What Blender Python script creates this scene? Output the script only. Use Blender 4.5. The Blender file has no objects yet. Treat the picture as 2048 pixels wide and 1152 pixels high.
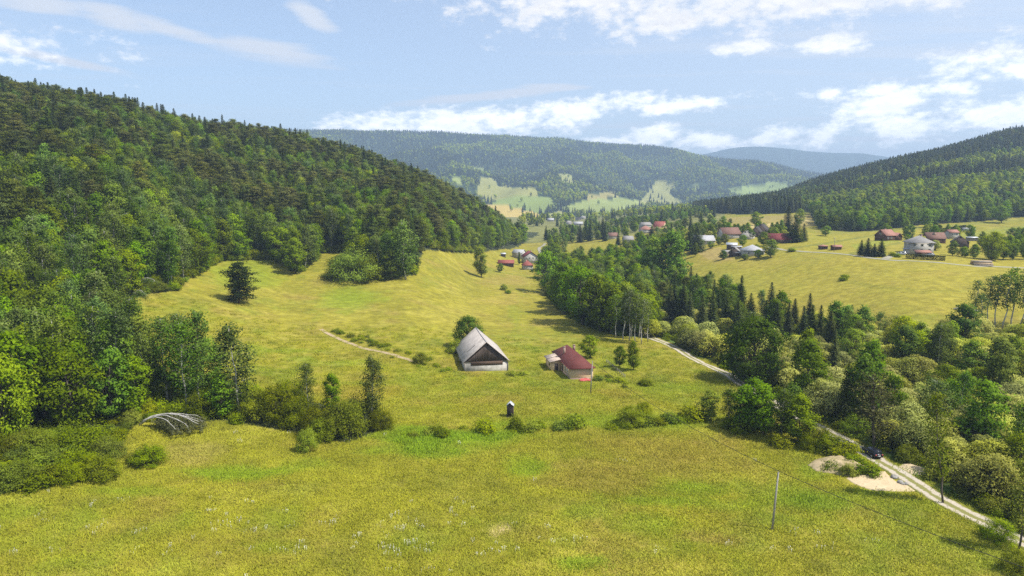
import bpy, math, random
import numpy as np
from mathutils import Vector, Matrix

R = math.radians
random.seed(7)
rng = np.random.default_rng(11)
sc = bpy.context.scene
COL = sc.collection

# ------------------------------------------------------------------ camera model
F = 1366.0                      # focal length in photo pixels (2048 wide)
TH = math.atan(176 / F)         # pitch below the horizon
CH = 48.0                       # camera height
ST, CT = math.sin(TH), math.cos(TH)


def pdir(px, py):
    u, v = (px - 1024) / F, (576 - py) / F
    return u, CT + v * ST, -ST + v * CT


def PZ(Y, py):                  # height of a point at depth Y seen on row py
    u, dy, dz = pdir(1024, py)
    return CH + Y * dz / dy


def project(x, y, z):
    d = y * CT - (z - CH) * ST
    d = np.where(d < 1, 1, d)
    return 1024 + F * x / d, 576 - F * (y * ST + (z - CH) * CT) / d


def sstep(a, b, x):
    t = np.clip((x - a) / (b - a), 0, 1)
    return t * t * (3 - 2 * t)


# ------------------------------------------------------------------ noise
def _hash(ix, iy, s):
    h = (ix.astype(np.int64) * 374761393 + iy.astype(np.int64) * 668265263 + s * 982451653) & 0x7fffffff
    h = ((h ^ (h >> 13)) * 1274126177) & 0x7fffffff
    return ((h ^ (h >> 16)) & 0xffff) / 65535.0


def vnoise(x, y, s=0):
    x, y = np.asarray(x, float), np.asarray(y, float)
    ix, iy = np.floor(x), np.floor(y)
    fx, fy = x - ix, y - iy
    fx, fy = fx * fx * (3 - 2 * fx), fy * fy * (3 - 2 * fy)
    a, b = _hash(ix, iy, s), _hash(ix + 1, iy, s)
    c, d = _hash(ix, iy + 1, s), _hash(ix + 1, iy + 1, s)
    return (a + (b - a) * fx) * (1 - fy) + (c + (d - c) * fx) * fy


def fbm(x, y, o=4, s=0):
    t, a, n = 0, .5, 0
    for k in range(o):
        t = t + a * vnoise(x * 2 ** k + 17.3 * k, y * 2 ** k - 9.1 * k, s + k)
        n += a
        a *= .5
    return t / n


# ------------------------------------------------------------------ terrain profiles: (depth, height) along picture columns
NEAR = {
    -2600: [(20, 0), (80, 6), (150, 22), (300, 70), (450, 115), (650, 145), (1000, 120), (1600, 90)],
    -700: [(20, 0), (70, 2), (110, 5), (150, 12), (200, 26), (300, 63), (400, 99), (500, 130), (620, 142), (1000, 115), (1600, 90)],
    -200: [(20, 0), (80, 1.), (110, 3), (150, 8), (200, 20), (300, 55), (400, 93), (500, 126), (580, 135), (700, 128), (1000, 100), (1600, 70)],
    0: [(20, 0), (80, .5), (110, 1.5), (150, 6), (200, 17), (300, 50), (400, 86), (500, 115), (560, 123), (700, 117), (1000, 90), (1600, 60)],
    200: [(20, 0), (80, 0), (120, .3), (160, 4), (200, 12), (300, 44), (400, 78), (500, 103), (540, 107), (700, 101), (1000, 80), (1600, 50)],
    400: [(20, 0), (90, 0), (137, .7), (160, 1.4), (190, 5.5), (212, 9), (235, 13.2), (262, 17), (310, 22), (350, 34), (400, 53), (500, 84), (560, 94), (700, 88), (1000, 65), (1600, 40)],
    600: [(20, 0), (90, 0), (145, .2), (185, .9), (207, 2.6), (235, 5), (268, 8.8), (300, 12.6), (330, 16.8), (400, 34), (500, 64), (580, 84), (650, 82), (900, 60), (1200, 40), (1600, 25)],
    800: [(20, 0), (90, 0), (150, -.2), (190, .8), (235, 4.6), (268, 8.), (310, 12.2), (360, 22), (450, 39), (550, 53), (620, 60), (750, 55), (1000, 38), (1300, 20), (1600, 12)],
    860: [(20, 0), (90, 0), (150, -.2), (190, .4), (235, 3.2), (268, 6.), (320, 10.4), (385, 19.5), (450, 30), (550, 44), (640, 50), (750, 46), (1000, 30), (1300, 15), (1600, 10)],
    950: [(20, 0), (90, 0), (190, 0), (255, 1.5), (310, 2.8), (380, 4), (440, 6.2), (500, 11.5), (600, 22), (700, 30), (850, 25), (1100, 10), (1600, 4)],
    1050: [(20, 0), (90, 0), (190, 0), (325, .3), (460, -.5), (620, 2.6), (850, 5), (1000, 9), (1200, 10), (1600, 4)],
    1150: [(20, 0), (90, 0), (190, 0), (300, -.4), (350, -2.2), (450, -2), (550, 2), (700, 7), (1100, 9), (1600, 6)],
    1300: [(20, 0), (90, 0), (238, 0), (300, -2.2), (380, 1.5), (500, 11), (640, 15.2), (850, 17.5), (1200, 22), (1600, 18)],
    1500: [(20, 0), (90, 0), (180, 0), (205, -2.), (240, -1.6), (275, 2), (330, 9.3), (400, 18.5), (500, 24.), (700, 27.5), (800, 30.5), (1000, 37), (1300, 38), (1600, 30)],
    1700: [(20, 0), (90, 0), (140, 0), (165, -2.), (200, -1.), (230, 4), (260, 9.5), (300, 15.3), (340, 20.4), (480, 23.4), (580, 24), (700, 31), (900, 50), (1100, 76), (1250, 90), (1500, 84), (1700, 75)],
    1850: [(20, 0), (90, 0), (120, 0), (150, -1.6), (185, 2), (235, 11.8), (330, 21.2), (420, 23.4), (600, 28.5), (800, 55), (1000, 88), (1200, 117), (1300, 124), (1700, 108)],
    2048: [(20, 0), (80, 0), (98, 0), (118, -1.2), (150, 0), (200, 6), (240, 12.8), (330, 19), (450, 22.5), (580, 27.5), (800, 60), (1000, 101), (1300, 170), (1400, 173), (1800, 140)],
    2500: [(20, 0), (70, 0), (100, 0), (150, 4), (200, 10), (300, 19), (450, 26), (600, 40), (800, 85), (1100, 160), (1400, 210), (1800, 180)],
    4000: [(20, 0), (80, 2), (150, 9), (300, 24), (450, 40), (700, 80), (1100, 170), (1600, 230)],
}
RIDGE = {-2600: 250, -700: 250, 300: 257, 560: 263, 700: 266, 800: 267, 900: 269, 1000: 276, 1100: 279, 1200: 287, 1300: 297, 1400: 313,
         1500: 326, 1600: 343, 1700: 362, 1850: 385, 2048: 390, 4000: 380}
SECOND = {-2600: 335, 1200: 332, 1380: 313, 1480: 296, 1560: 290, 1650: 299, 1780: 316, 1900: 332, 2048: 342, 4000: 345}


def lut(d, x):
    k = sorted(d)
    return np.interp(x, k, [d[i] for i in k])


def pchip(xs, ys, xq):
    """monotone cubic; xs (n), ys (n, m)"""
    xs, ys = np.asarray(xs, float), np.asarray(ys, float)
    if ys.ndim == 1:
        ys = ys[:, None]
    h = np.diff(xs)[:, None]
    d = np.diff(ys, axis=0) / h
    m = np.zeros_like(ys)
    w1, w2 = 2 * h[1:] + h[:-1], h[1:] + 2 * h[:-1]
    with np.errstate(divide='ignore', invalid='ignore'):
        hm = (w1 + w2) / (w1 / d[:-1] + w2 / d[1:])
    m[1:-1] = np.where(d[:-1] * d[1:] > 0, hm, 0)
    m[0], m[-1] = d[0], d[-1]
    xq = np.clip(xq, xs[0], xs[-1])
    i = np.clip(np.searchsorted(xs, xq) - 1, 0, len(xs) - 2)
    t = ((xq - xs[i]) / h[i, 0])[:, None]
    hh = h[i]
    return ((1 + 2 * t) * (1 - t) ** 2) * ys[i] + t * (1 - t) ** 2 * hh * m[i] + t * t * (3 - 2 * t) * ys[i + 1] + t * t * (t - 1) * hh * m[i + 1]


def axis(pieces):
    out = [pieces[0][0]]
    for a, b, n in pieces:
        out += list(np.linspace(a, b, n + 1)[1:])
    return np.array(out)


AZ = axis([(-180, -70, 50), (-70, -40, 60), (-40, 40, 880), (40, 70, 60), (70, 180, 50)]) * math.pi / 180
LR = axis([(math.log(8), math.log(70), 40), (math.log(70), math.log(420), 300), (math.log(420), math.log(2000), 170), (math.log(2000), math.log(14000), 90)])
RR = np.exp(LR)

cols, prof, caz = [], [], []
for px in sorted(NEAR):
    az = math.atan((px - 1024) / F)
    e = [(y, z) for y, z in NEAR[px]]
    zr = PZ(4200, lut(RIDGE, px)) - 16
    z2 = PZ(7600, lut(SECOND, px))
    last = e[-1][1]
    e += [(1950, .5 * last + 2), (2250, .07 * zr), (2600, .13 * zr), (3000, .29 * zr), (3400, .48 * zr), (3800, .73 * zr), (4200, zr),
          (4700, zr * .93), (5600, zr * .6), (6500, 200), (7000, z2 * .6), (7600, z2), (8600, z2 * .8), (12000, 150)]
    e = np.array(e, float)
    lr = np.log(e[:, 0] / math.cos(az))
    caz.append(az)
    prof.append(pchip(lr, e[:, 1], LR)[:, 0])
prof = np.array(prof)                                   # columns x radii
# behind the camera: gentle meadow
caz = [-math.pi, -2.0] + caz + [2.0, math.pi]
back = np.interp(LR, [math.log(20), math.log(200), math.log(1500), math.log(12000)], [0, -4, 30, 120])
prof = np.vstack([back, back, prof, back, back])
GRID = pchip(caz, prof, AZ)                             # az x radii
AA, RG = np.meshgrid(AZ, RR, indexing='ij')
GX, GY = RG * np.sin(AA), RG * np.cos(AA)
wm = sstep(1900, 2600, RG) * (1 - sstep(4500, 5400, RG)) * (1 - .75 * np.exp(-((GY - 4200) / 330.) ** 2))
gul = np.abs(fbm(GX / 620, GY / 900, 4, 5) - .5) * 2
GRID = GRID + wm * ((.35 - gul) * 190 + (fbm(GX / 190, GY / 190, 3, 9) - .5) * 60) + sstep(6000, 7200, RG) * (fbm(GX / 500, GY / 500, 3, 3) - .5) * 30
GRID += sstep(250, 500, RG) * (1 - sstep(1700, 2200, RG)) * (fbm(GX / 60, GY / 60, 3, 21) - .5) * 5
GRID += sstep(30, 80, RG) * (fbm(GX / 16, GY / 16, 3, 31) - .5) * 1.1 + sstep(50, 80, RG) * (fbm(GX / 3.2, GY / 3.2, 2, 41) - .5) * .22


def H(x, y):
    x, y = np.asarray(x, float), np.asarray(y, float)
    a, l = np.arctan2(x, y), np.log(np.maximum(np.hypot(x, y), RR[0]))
    i = np.clip(np.searchsorted(AZ, a) - 1, 0, len(AZ) - 2)
    j = np.clip(np.searchsorted(LR, l) - 1, 0, len(LR) - 2)
    s = np.clip((a - AZ[i]) / (AZ[i + 1] - AZ[i]), 0, 1)
    t = np.clip((np.exp(l) - RR[j]) / (RR[j + 1] - RR[j]), 0, 1)
    return (GRID[i, j] * (1 - s) + GRID[i + 1, j] * s) * (1 - t) + (GRID[i, j + 1] * (1 - s) + GRID[i + 1, j + 1] * s) * t


_MR = np.exp(np.linspace(math.log(55), math.log(9000), 3000))


def ground(px, py, zoff=0.0):
    """where the sight line of a photo pixel meets the ground"""
    u, dy, dz = pdir(px, py)
    ys = _MR
    below = (CH + ys * dz / dy) < H(ys * u / dy, ys) + zoff
    k = int(np.argmax(below)) if below.any() else len(ys) - 1
    a, b = ys[max(k - 1, 0)], ys[k]
    for _ in range(20):
        m = .5 * (a + b)
        if CH + m * dz / dy < float(H(m * u / dy, m)) + zoff:
            b = m
        else:
            a = m
    x, y = b * u / dy, b
    return Vector((x, y, float(H(x, y))))


def inpoly(px, py, poly):
    ins = np.zeros(np.shape(px), bool)
    n = len(poly)
    for i in range(n):
        x0, y0 = poly[i]
        x1, y1 = poly[(i + 1) % n]
        if y0 == y1:
            continue
        c = ((y0 > py) != (y1 > py)) & (px < (x1 - x0) * (py - y0) / (y1 - y0) + x0)
        ins ^= c
    return ins


# ground areas, outlined on the photograph's ground
LEFT_WOOD = [(-3000, 1040), (-300, 1000), (0, 985), (150, 968), (228, 925), (250, 880), (262, 850), (330, 838), (440, 842), (620, 872), (700, 885), (780, 855), (770, 825), (690, 812), (600, 800),
             (520, 790), (430, 775), (375, 770), (296, 738), (222, 694), (166, 645), (172, 615), (240, 600), (300, 588), (355, 582), (372, 562), (440, 522), (545, 518), (600, 548), (645, 507), (690, 502), (720, 545), (760, 562), (830, 548), (845, 500), (930, 506),
             (1000, 500), (1035, 494), (1075, 470), (1070, 455), (1000, 452), (960, -50), (-3000, -50)]
CREEK = [(1082, 540), (1092, 590), (1130, 630), (1180, 655), (1240, 672), (1296, 676), (1318, 674), (1420, 722), (1520, 772), (1620, 832), (1700, 872), (1800, 925),
         (1900, 985), (2060, 1070), (2700, 1400), (3000, 650), (2300, 676), (2048, 672), (1900, 680), (1800, 672), (1700, 668), (1600, 655), (1500, 634), (1430, 606), (1380, 580), (1300, 550), (1200, 528), (1100, 520)]
RIGHT_WOOD = [(1385, 424), (1480, 429), (1560, 427), (1618, 424), (1636, 458), (1700, 464), (1760, 461), (1850, 449), (1950, 444), (2048, 434), (2700, 400), (2900, -300), (1300, -300)]
FIELDS = [  # openings on the far mountain: outline, colour
    ([(958, 408), (1010, 411), (1075, 427), (1098, 440), (1040, 441), (955, 424)], (.44, .33, .085)),
    ([(985, 408), (1005, 388), (1060, 390), (1104, 396), (1110, 414), (1085, 430), (1040, 416)], (.20, .25, .06)),
    ([(952, 392), (962, 352), (990, 358), (996, 374), (1072, 376), (1078, 390), (1020, 396), (975, 404)], (.26, .26, .075)),
    ([(1116, 416), (1180, 398), (1250, 396), (1310, 411), (1220, 428), (1150, 428)], (.24, .28, .075)),
    ([(1170, 390), (1222, 384), (1240, 394), (1175, 399)], (.28, .25, .08)),
    ([(1275, 408), (1305, 375), (1315, 358), (1352, 368), (1340, 388), (1375, 412), (1330, 416)], (.28, .28, .085)),
    ([(1116, 346), (1144, 350), (1148, 370), (1122, 368)], (.24, .25, .07)),
    ([(1450, 378), (1560, 362), (1600, 378), (1530, 398), (1475, 396)], (.22, .28, .075)),
    ([(1060, 438), (1120, 422), (1146, 432), (1100, 446)], (.28, .28, .08)),
    ([(816, 336), (834, 336), (834, 348), (818, 348)], (.24, .28, .07)),
    ([(944, 334), (968, 336), (968, 345), (948, 345)], (.24, .28, .07)),
    ([(905, 352), (925, 355), (922, 372), (905, 366)], (.24, .28, .07)),
    ([(1180, 372), (1198, 372), (1200, 380), (1182, 380)], (.24, .27, .07)),
    ([(1375, 370), (1410, 362), (1420, 372), (1385, 380)], (.22, .26, .075)),
    ([(1150, 432), (1290, 424), (1300, 434), (1190, 440)], (.22, .26, .07)),
    ([(1375, 422), (1450, 410), (1510, 412), (1440, 428)], (.28, .28, .08)),
]


def in_left(x, y, px, py):
    return inpoly(px, py, LEFT_WOOD) & (y < 900) & (np.arctan2(x, y) < .06)


def in_creek(px, py, y):
    return inpoly(px, py, CREEK) & (y < 520)


def in_right(px, py, x, y):
    return inpoly(px, py, RIGHT_WOOD) & (y > 480) & (y < 1850) & (x > 100)


# ------------------------------------------------------------------ mesh helpers
def new_mesh(name, V, Fs, mats=(), smooth=False, tint=None, midx=None):
    me = bpy.data.meshes.new(name)
    V = np.asarray(V, np.float32).reshape(-1, 3)
    if isinstance(Fs, np.ndarray):
        nf, k = Fs.shape
        tot = np.full(nf, k, np.int32)
        flat = Fs.astype(np.int32).ravel()
    else:
        tot = np.array([len(f) for f in Fs], np.int32)
        nf = len(tot)
        flat = np.concatenate([np.asarray(f, np.int32).ravel() for f in Fs]) if nf else np.zeros(0, np.int32)
    me.vertices.add(len(V))
    me.vertices.foreach_set('co', V.ravel())
    me.loops.add(len(flat))
    me.loops.foreach_set('vertex_index', flat)
    me.polygons.add(nf)
    st = np.zeros(nf, np.int32)
    st[1:] = np.cumsum(tot)[:-1]
    me.polygons.foreach_set('loop_start', st)
    me.polygons.foreach_set('loop_total', tot)
    for m in mats:
        me.materials.append(m)
    if midx is not None:
        me.polygons.foreach_set('material_index', np.asarray(midx, np.int32))
    if smooth:
        me.polygons.foreach_set('use_smooth', np.ones(nf, bool))
    if tint is not None and np.ndim(tint) == 2:
        a = me.attributes.new('lean', 'FLOAT_VECTOR', 'FACE')
        a.data.foreach_set('vector', np.ascontiguousarray(tint[:, 1:], np.float32).ravel())
        tint = tint[:, 0]
    if tint is not None:
        a = me.attributes.new('tint', 'FLOAT', 'FACE')
        a.data.foreach_set('value', np.asarray(tint, np.float32))
    me.update(calc_edges=True)
    return me


def link(name, data, parent=None, loc=None, rz=None):
    o = bpy.data.objects.new(name, data)
    COL.objects.link(o)
    if parent is not None:
        o.parent = parent
    if loc is not None:
        o.location = loc
    if rz is not None:
        o.rotation_euler = (0, 0, rz)
    return o


def tag(o, label=None, cat=None, group=None, kind=None):
    if label:
        o['label'] = label
    if cat:
        o['category'] = cat
    if group:
        o['group'] = group
    if kind:
        o['kind'] = kind
    return o


def thing(name, label, cat, loc, rz=0, group=None):
    o = link(name, None, None, loc, rz)
    o.empty_display_size = .5
    return tag(o, label, cat, group)


class MB:
    """collects shapes for ONE mesh"""

    def __init__(s):
        s.V, s.F, s.n = [], [], 0

    def add(s, v, f):
        s.V += [tuple(p) for p in v]
        s.F += [tuple(i + s.n for i in q) for q in f]
        s.n += len(v)
        return s

    def box(s, x0, x1, y0, y1, z0, z1, M=None):
        v = [Vector((x, y, z)) for z in (z0, z1) for y in (y0, y1) for x in (x0, x1)]
        if M is not None:
            v = [M @ p for p in v]
        return s.add(v, [(0, 2, 3, 1), (4, 5, 7, 6), (0, 1, 5, 4), (2, 6, 7, 3), (0, 4, 6, 2), (1, 3, 7, 5)])

    def prism(s, prof, y0, y1):        # profile in x,z extruded along y
        n = len(prof)
        v = [(x, y0, z) for x, z in prof] + [(x, y1, z) for x, z in prof]
        f = [tuple(range(n)), tuple(range(2 * n - 1, n - 1, -1))]
        f += [(i, i + n, (i + 1) % n + n, (i + 1) % n) for i in range(n)]
        return s.add(v, f)

    def prismx(s, prof, x0, x1):       # profile in y,z extruded along x
        n = len(prof)
        v = [(x0, y, z) for y, z in prof] + [(x1, y, z) for y, z in prof]
        f = [tuple(range(n - 1, -1, -1)), tuple(range(n, 2 * n))]
        f += [(i, (i + 1) % n, (i + 1) % n + n, i + n) for i in range(n)]
        return s.add(v, f)

    def tube(s, pts, rad, k=6):
        pts = [Vector(p) for p in pts]
        if not hasattr(rad, '__len__'):
            rad = [rad] * len(pts)
        v, f = [], []
        for i, p in enumerate(pts):
            d = (pts[min(i + 1, len(pts) - 1)] - pts[max(i - 1, 0)]).normalized()
            a = d.orthogonal().normalized() if abs(d.z) < .9 else (Vector((1, 0, 0)) - d * d.x).normalized()
            b = d.cross(a)
            for j in range(k):
                t = 2 * math.pi * j / k
                v.append(p + (a * math.cos(t) + b * math.sin(t)) * rad[i])
        for i in range(len(pts) - 1):
            for j in range(k):
                f.append((i * k + j, i * k + (j + 1) % k, (i + 1) * k + (j + 1) % k, (i + 1) * k + j))
        f.append(tuple(range(k - 1, -1, -1)))
        f.append(tuple(range((len(pts) - 1) * k, len(pts) * k)))
        return s.add(v, f)

    def mesh(s, name, mat, smooth=False):
        me = new_mesh(name, s.V, s.F, [mat], smooth)
        return me

    def build(s, name, mat, parent=None, smooth=False, loc=None, rz=None):
        me = s.mesh(name, mat, smooth)
        import bmesh
        bm = bmesh.new()
        bm.from_mesh(me)
        bmesh.ops.recalc_face_normals(bm, faces=bm.faces)
        bm.to_mesh(me)
        bm.free()
        return link(name, me, parent, loc, rz)


# ------------------------------------------------------------------ materials
class NT:
    def __init__(s, tree):
        s.t = tree

    def n(s, typ, **kw):
        nd = s.t.nodes.new(typ)
        ins = kw.pop('ins', {})
        for k, v in kw.items():
            setattr(nd, k, v)
        for k, v in ins.items():
            sock = nd.inputs[k]
            if isinstance(v, bpy.types.NodeSocket):
                s.t.links.new(v, sock)
            else:
                sock.default_value = v
        return nd

    def math(s, op, a, b=None, c=None, clamp=False):
        i = {0: a}
        if b is not None:
            i[1] = b
        if c is not None:
            i[2] = c
        return s.n('ShaderNodeMath', operation=op, use_clamp=clamp, ins=i).outputs[0]

    def mix(s, f, a, b, blend='MIX'):
        nd = s.n('ShaderNodeMix', data_type='RGBA', blend_type=blend)
        for k, v in ((0, f), (6, a), (7, b)):
            if isinstance(v, bpy.types.NodeSocket):
                s.t.links.new(v, nd.inputs[k])
            else:
                nd.inputs[k].default_value = (*v, 1) if isinstance(v, tuple) and len(v) == 3 else v
        return nd.outputs[2]

    def noise(s, scale, detail=3, vec=None, rough=.55):
        nd = s.n('ShaderNodeTexNoise', ins={'Scale': scale, 'Detail': detail, 'Roughness': rough})
        if vec is not None:
            s.t.links.new(vec, nd.inputs['Vector'])
        return nd.outputs[0]

    def ramp(s, f, a, b, c0=0.0, c1=1.0):
        nd = s.n('ShaderNodeMapRange', interpolation_type='SMOOTHSTEP', ins={0: f, 1: a, 2: b, 3: c0, 4: c1})
        return nd.outputs[0]


def new_mat(name):
    m = bpy.data.materials.new(name)
    m.use_nodes = True
    nt = NT(m.node_tree)
    p = m.node_tree.nodes['Principled BSDF']
    p.inputs['Specular IOR Level'].default_value = .25
    return m, nt, p


def setin(nt, p, name, v):
    if isinstance(v, bpy.types.NodeSocket):
        nt.t.links.new(v, p.inputs[name])
    else:
        p.inputs[name].default_value = (*v, 1) if isinstance(v, tuple) and len(v) == 3 else v


def rough_mat(name, c, c2=None, scale=3, rough=.85, bump=.3, vec=None, detail=5, metal=0, spec=.25, stretch=None):
    m, nt, p = new_mat(name)
    tc = nt.n('ShaderNodeTexCoord').outputs['Object']
    if stretch:
        tc = nt.n('ShaderNodeMapping', ins={0: tc, 3: stretch}).outputs[0]
    n1 = nt.noise(scale, detail, tc)
    n2 = nt.noise(scale * .17, 3, tc)
    f = nt.ramp(nt.math('ADD', nt.math('MULTIPLY', n1, .6), nt.math('MULTIPLY', n2, .4)), .33, .67)
    c2 = c2 or tuple(v * .6 for v in c)
    setin(nt, p, 'Base Color', nt.mix(f, c2, c))
    setin(nt, p, 'Roughness', rough)
    setin(nt, p, 'Metallic', metal)
    setin(nt, p, 'Specular IOR Level', spec)
    if bump:
        b = nt.n('ShaderNodeBump', ins={'Strength': bump, 'Distance': .05, 'Height': n1})
        nt.t.links.new(b.outputs[0], p.inputs['Normal'])
    return m


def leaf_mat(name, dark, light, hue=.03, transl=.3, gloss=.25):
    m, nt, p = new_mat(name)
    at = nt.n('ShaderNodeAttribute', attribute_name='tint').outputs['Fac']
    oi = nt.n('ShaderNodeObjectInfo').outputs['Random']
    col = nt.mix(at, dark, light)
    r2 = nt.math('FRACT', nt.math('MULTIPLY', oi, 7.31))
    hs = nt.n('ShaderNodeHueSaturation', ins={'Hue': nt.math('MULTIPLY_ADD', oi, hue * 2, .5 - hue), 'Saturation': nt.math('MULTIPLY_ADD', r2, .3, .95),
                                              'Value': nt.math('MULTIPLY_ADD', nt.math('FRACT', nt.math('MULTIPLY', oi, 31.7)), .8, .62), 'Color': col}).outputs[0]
    setin(nt, p, 'Base Color', hs)
    setin(nt, p, 'Roughness', .55)
    setin(nt, p, 'Specular IOR Level', gloss)
    ln = nt.n('ShaderNodeAttribute', attribute_name='lean').outputs['Vector']
    wn = nt.n('ShaderNodeVectorTransform', vector_type='NORMAL', convert_from='OBJECT', convert_to='WORLD', ins={0: ln}).outputs[0]
    gn = nt.n('ShaderNodeNewGeometry').outputs['Normal']
    wn = nt.n('ShaderNodeVectorMath', operation='SCALE', ins={0: wn, 3: 1.6}).outputs[0]
    nn = nt.n('ShaderNodeVectorMath', operation='NORMALIZE', ins={0: nt.n('ShaderNodeVectorMath', operation='ADD', ins={0: wn, 1: gn}).outputs[0]}).outputs[0]
    nt.t.links.new(nn, p.inputs['Normal'])
    tr = nt.n('ShaderNodeBsdfTranslucent', ins={'Color': nt.mix(1.0, hs, (1.0, 1.0, .55), 'MULTIPLY')})
    mx = nt.n('ShaderNodeMixShader', ins={0: transl, 1: p.outputs[0], 2: tr.outputs[0]})
    nt.t.links.new(mx.outputs[0], m.node_tree.nodes['Material Output'].inputs[0])
    return m


def bark_mat(name, c, c2, scale=6):
    return rough_mat(name, c, c2, scale, .9, .5, stretch=(1, 1, .35))


M = {}
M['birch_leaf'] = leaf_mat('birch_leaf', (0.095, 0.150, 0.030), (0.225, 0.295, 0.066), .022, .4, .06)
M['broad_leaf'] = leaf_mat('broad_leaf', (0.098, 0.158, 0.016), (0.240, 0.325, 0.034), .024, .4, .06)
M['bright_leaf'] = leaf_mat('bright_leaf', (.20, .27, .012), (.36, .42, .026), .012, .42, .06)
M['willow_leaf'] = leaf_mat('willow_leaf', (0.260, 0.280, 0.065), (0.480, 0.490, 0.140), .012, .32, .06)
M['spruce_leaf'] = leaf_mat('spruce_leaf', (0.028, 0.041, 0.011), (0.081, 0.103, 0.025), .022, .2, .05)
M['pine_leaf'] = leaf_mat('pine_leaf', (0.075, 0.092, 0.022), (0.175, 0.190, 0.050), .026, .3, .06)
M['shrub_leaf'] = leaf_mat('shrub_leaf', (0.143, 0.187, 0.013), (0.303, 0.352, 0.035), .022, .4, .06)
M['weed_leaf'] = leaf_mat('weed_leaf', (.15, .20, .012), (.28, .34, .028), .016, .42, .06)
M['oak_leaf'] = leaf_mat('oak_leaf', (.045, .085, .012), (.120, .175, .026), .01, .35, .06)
M['dry_leaf'] = leaf_mat('dry_leaf', (.085, .095, .03), (.19, .20, .065), .02)
M['birch_bark'] = bark_mat('birch_bark', (.62, .60, .55), (.24, .22, .20), 4)
M['grey_bark'] = bark_mat('grey_bark', (.16, .13, .10), (.06, .05, .04))
M['pine_bark'] = bark_mat('pine_bark', (.20, .11, .06), (.07, .045, .03))


# ------------------------------------------------------------------ tree generators
def unit(v):
    return v / np.maximum(np.linalg.norm(v, axis=-1, keepdims=True), 1e-6)


class TreeB:
    def __init__(s, seed):
        s.g = np.random.default_rng(seed)
        s.tv, s.tf, s.nt = [], [], 0
        s.C, s.N, s.S, s.T, s.A, s.Q = [], [], [], [], [], []

    def tube(s, pts, rad, k=5):
        b = MB().tube(pts, rad, k)
        s.tv += b.V
        s.tf += [tuple(i + s.nt for i in f) for f in b.F]
        s.nt += len(b.V)

    def leaves(s, C, N, S, T, asp=.55, sn=None):
        s.Q.append(unit(np.asarray(N if sn is None else sn, float)))
        s.C.append(C), s.N.append(unit(N)), s.S.append(np.broadcast_to(S, (len(C),)).copy()), s.T.append(np.broadcast_to(T, (len(C),)).copy())
        s.A.append(np.full(len(C), asp))

    def clump(s, c, sig, n, size, tint, up=.6, out=None):
        g = s.g
        P = g.normal(size=(n, 3)) * np.asarray(sig)
        N = g.normal(size=(n, 3)) * .6 + unit(P) * .7 + np.array([0, 0, up])
        if out is not None:
            N += np.asarray(out) * .4
        hi = np.clip(P[:, 2] / (sig[2] * 2 + 1e-6), -1, 1)
        SN = unit(P / np.asarray(sig)) * .9 + np.array([0, 0, .35])
        if out is not None:
            SN = SN + np.asarray(out) * .55
        s.leaves(np.asarray(c) + P, N, size * g.uniform(.7, 1.35, n), np.clip(tint + g.normal(size=n) * .13, 0, 1), sn=SN)

    def finish(s):
        C, N, S, T, A, Q = map(np.concatenate, (s.C, s.N, s.S, s.T, s.A, s.Q))
        n = len(C)
        a = unit(np.cross(N, s.g.normal(size=(n, 3))))
        b = np.cross(N, a)
        s1, s2 = S[:, None], (S * A)[:, None]
        bend = N * s1 * .18
        V = np.stack([C - a * s1, C - b * s2 + bend, C + a * s1, C + b * s2 + bend], 1).reshape(-1, 3)
        Fq = np.arange(4 * n).reshape(n, 4)
        return (np.array(s.tv, np.float32), s.tf), (V, Fq, np.hstack([T[:, None], Q]))


def t_broad(seed, Ht=15, Rc=4.6, base=.16, n=80, per=58, leaf=.30, shape=.5, trunk=.3, sig=.15, lob=.3, rough=.25):
    t = TreeB(seed)
    g = t.g
    wob = np.cumsum(g.normal(size=(8, 2)) * Ht * .012, 0)
    tp = [(wob[i, 0] * (i > 0), wob[i, 1] * (i > 0), Ht * .86 * i / 7) for i in range(8)]
    t.tube(tp, [trunk * (1 - .85 * i / 7) + .02 for i in range(8)], 7)
    ph = g.uniform(0, 6.28, 6)
    for i in range(n):
        u = (i + g.uniform()) / n
        h = base + (1 - base) * u
        # crown outline: full at shape, narrower at base and tip
        e = math.sin(math.pi * min(1, max(0, u)) ** (math.log(.5) / math.log(shape))) ** .62 if 0 < u < 1 else 0
        e = .18 + .82 * e
        if u > .93:
            e *= .75
        az = g.uniform(0, 2 * math.pi)
        e *= 1 + lob * math.sin(2 * az + ph[0] + 5 * u) * math.cos(3 * az + ph[1] - 7 * u) + rough * g.normal() * .5
        rr = Rc * e * math.sqrt(g.uniform(.25, 1))
        k = min(int(u * 7), 7)
        c = np.array([tp[k][0] + rr * math.cos(az), tp[k][1] + rr * math.sin(az), h * Ht * .97])
        z0 = max(base * Ht * .6, c[2] - rr * g.uniform(.5, 1.1) - .05 * Ht)
        q = min(z0 / (Ht * .86) * 7, 6.99)
        k0 = int(q)
        a0 = np.array(tp[k0]) * (1 - q + k0) + np.array(tp[k0 + 1]) * (q - k0)
        mid = a0 * .45 + c * .55 + np.array([0, 0, -.06 * rr])
        rb = .035 * trunk / .3 + .012 * rr
        t.tube([a0, mid, c], [rb, rb * .6, .012], 4)
        s_ = Rc * sig * g.uniform(.75, 1.3)
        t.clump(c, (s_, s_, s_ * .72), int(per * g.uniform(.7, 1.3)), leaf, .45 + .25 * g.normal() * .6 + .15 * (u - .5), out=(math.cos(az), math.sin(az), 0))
    return t.finish()


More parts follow.
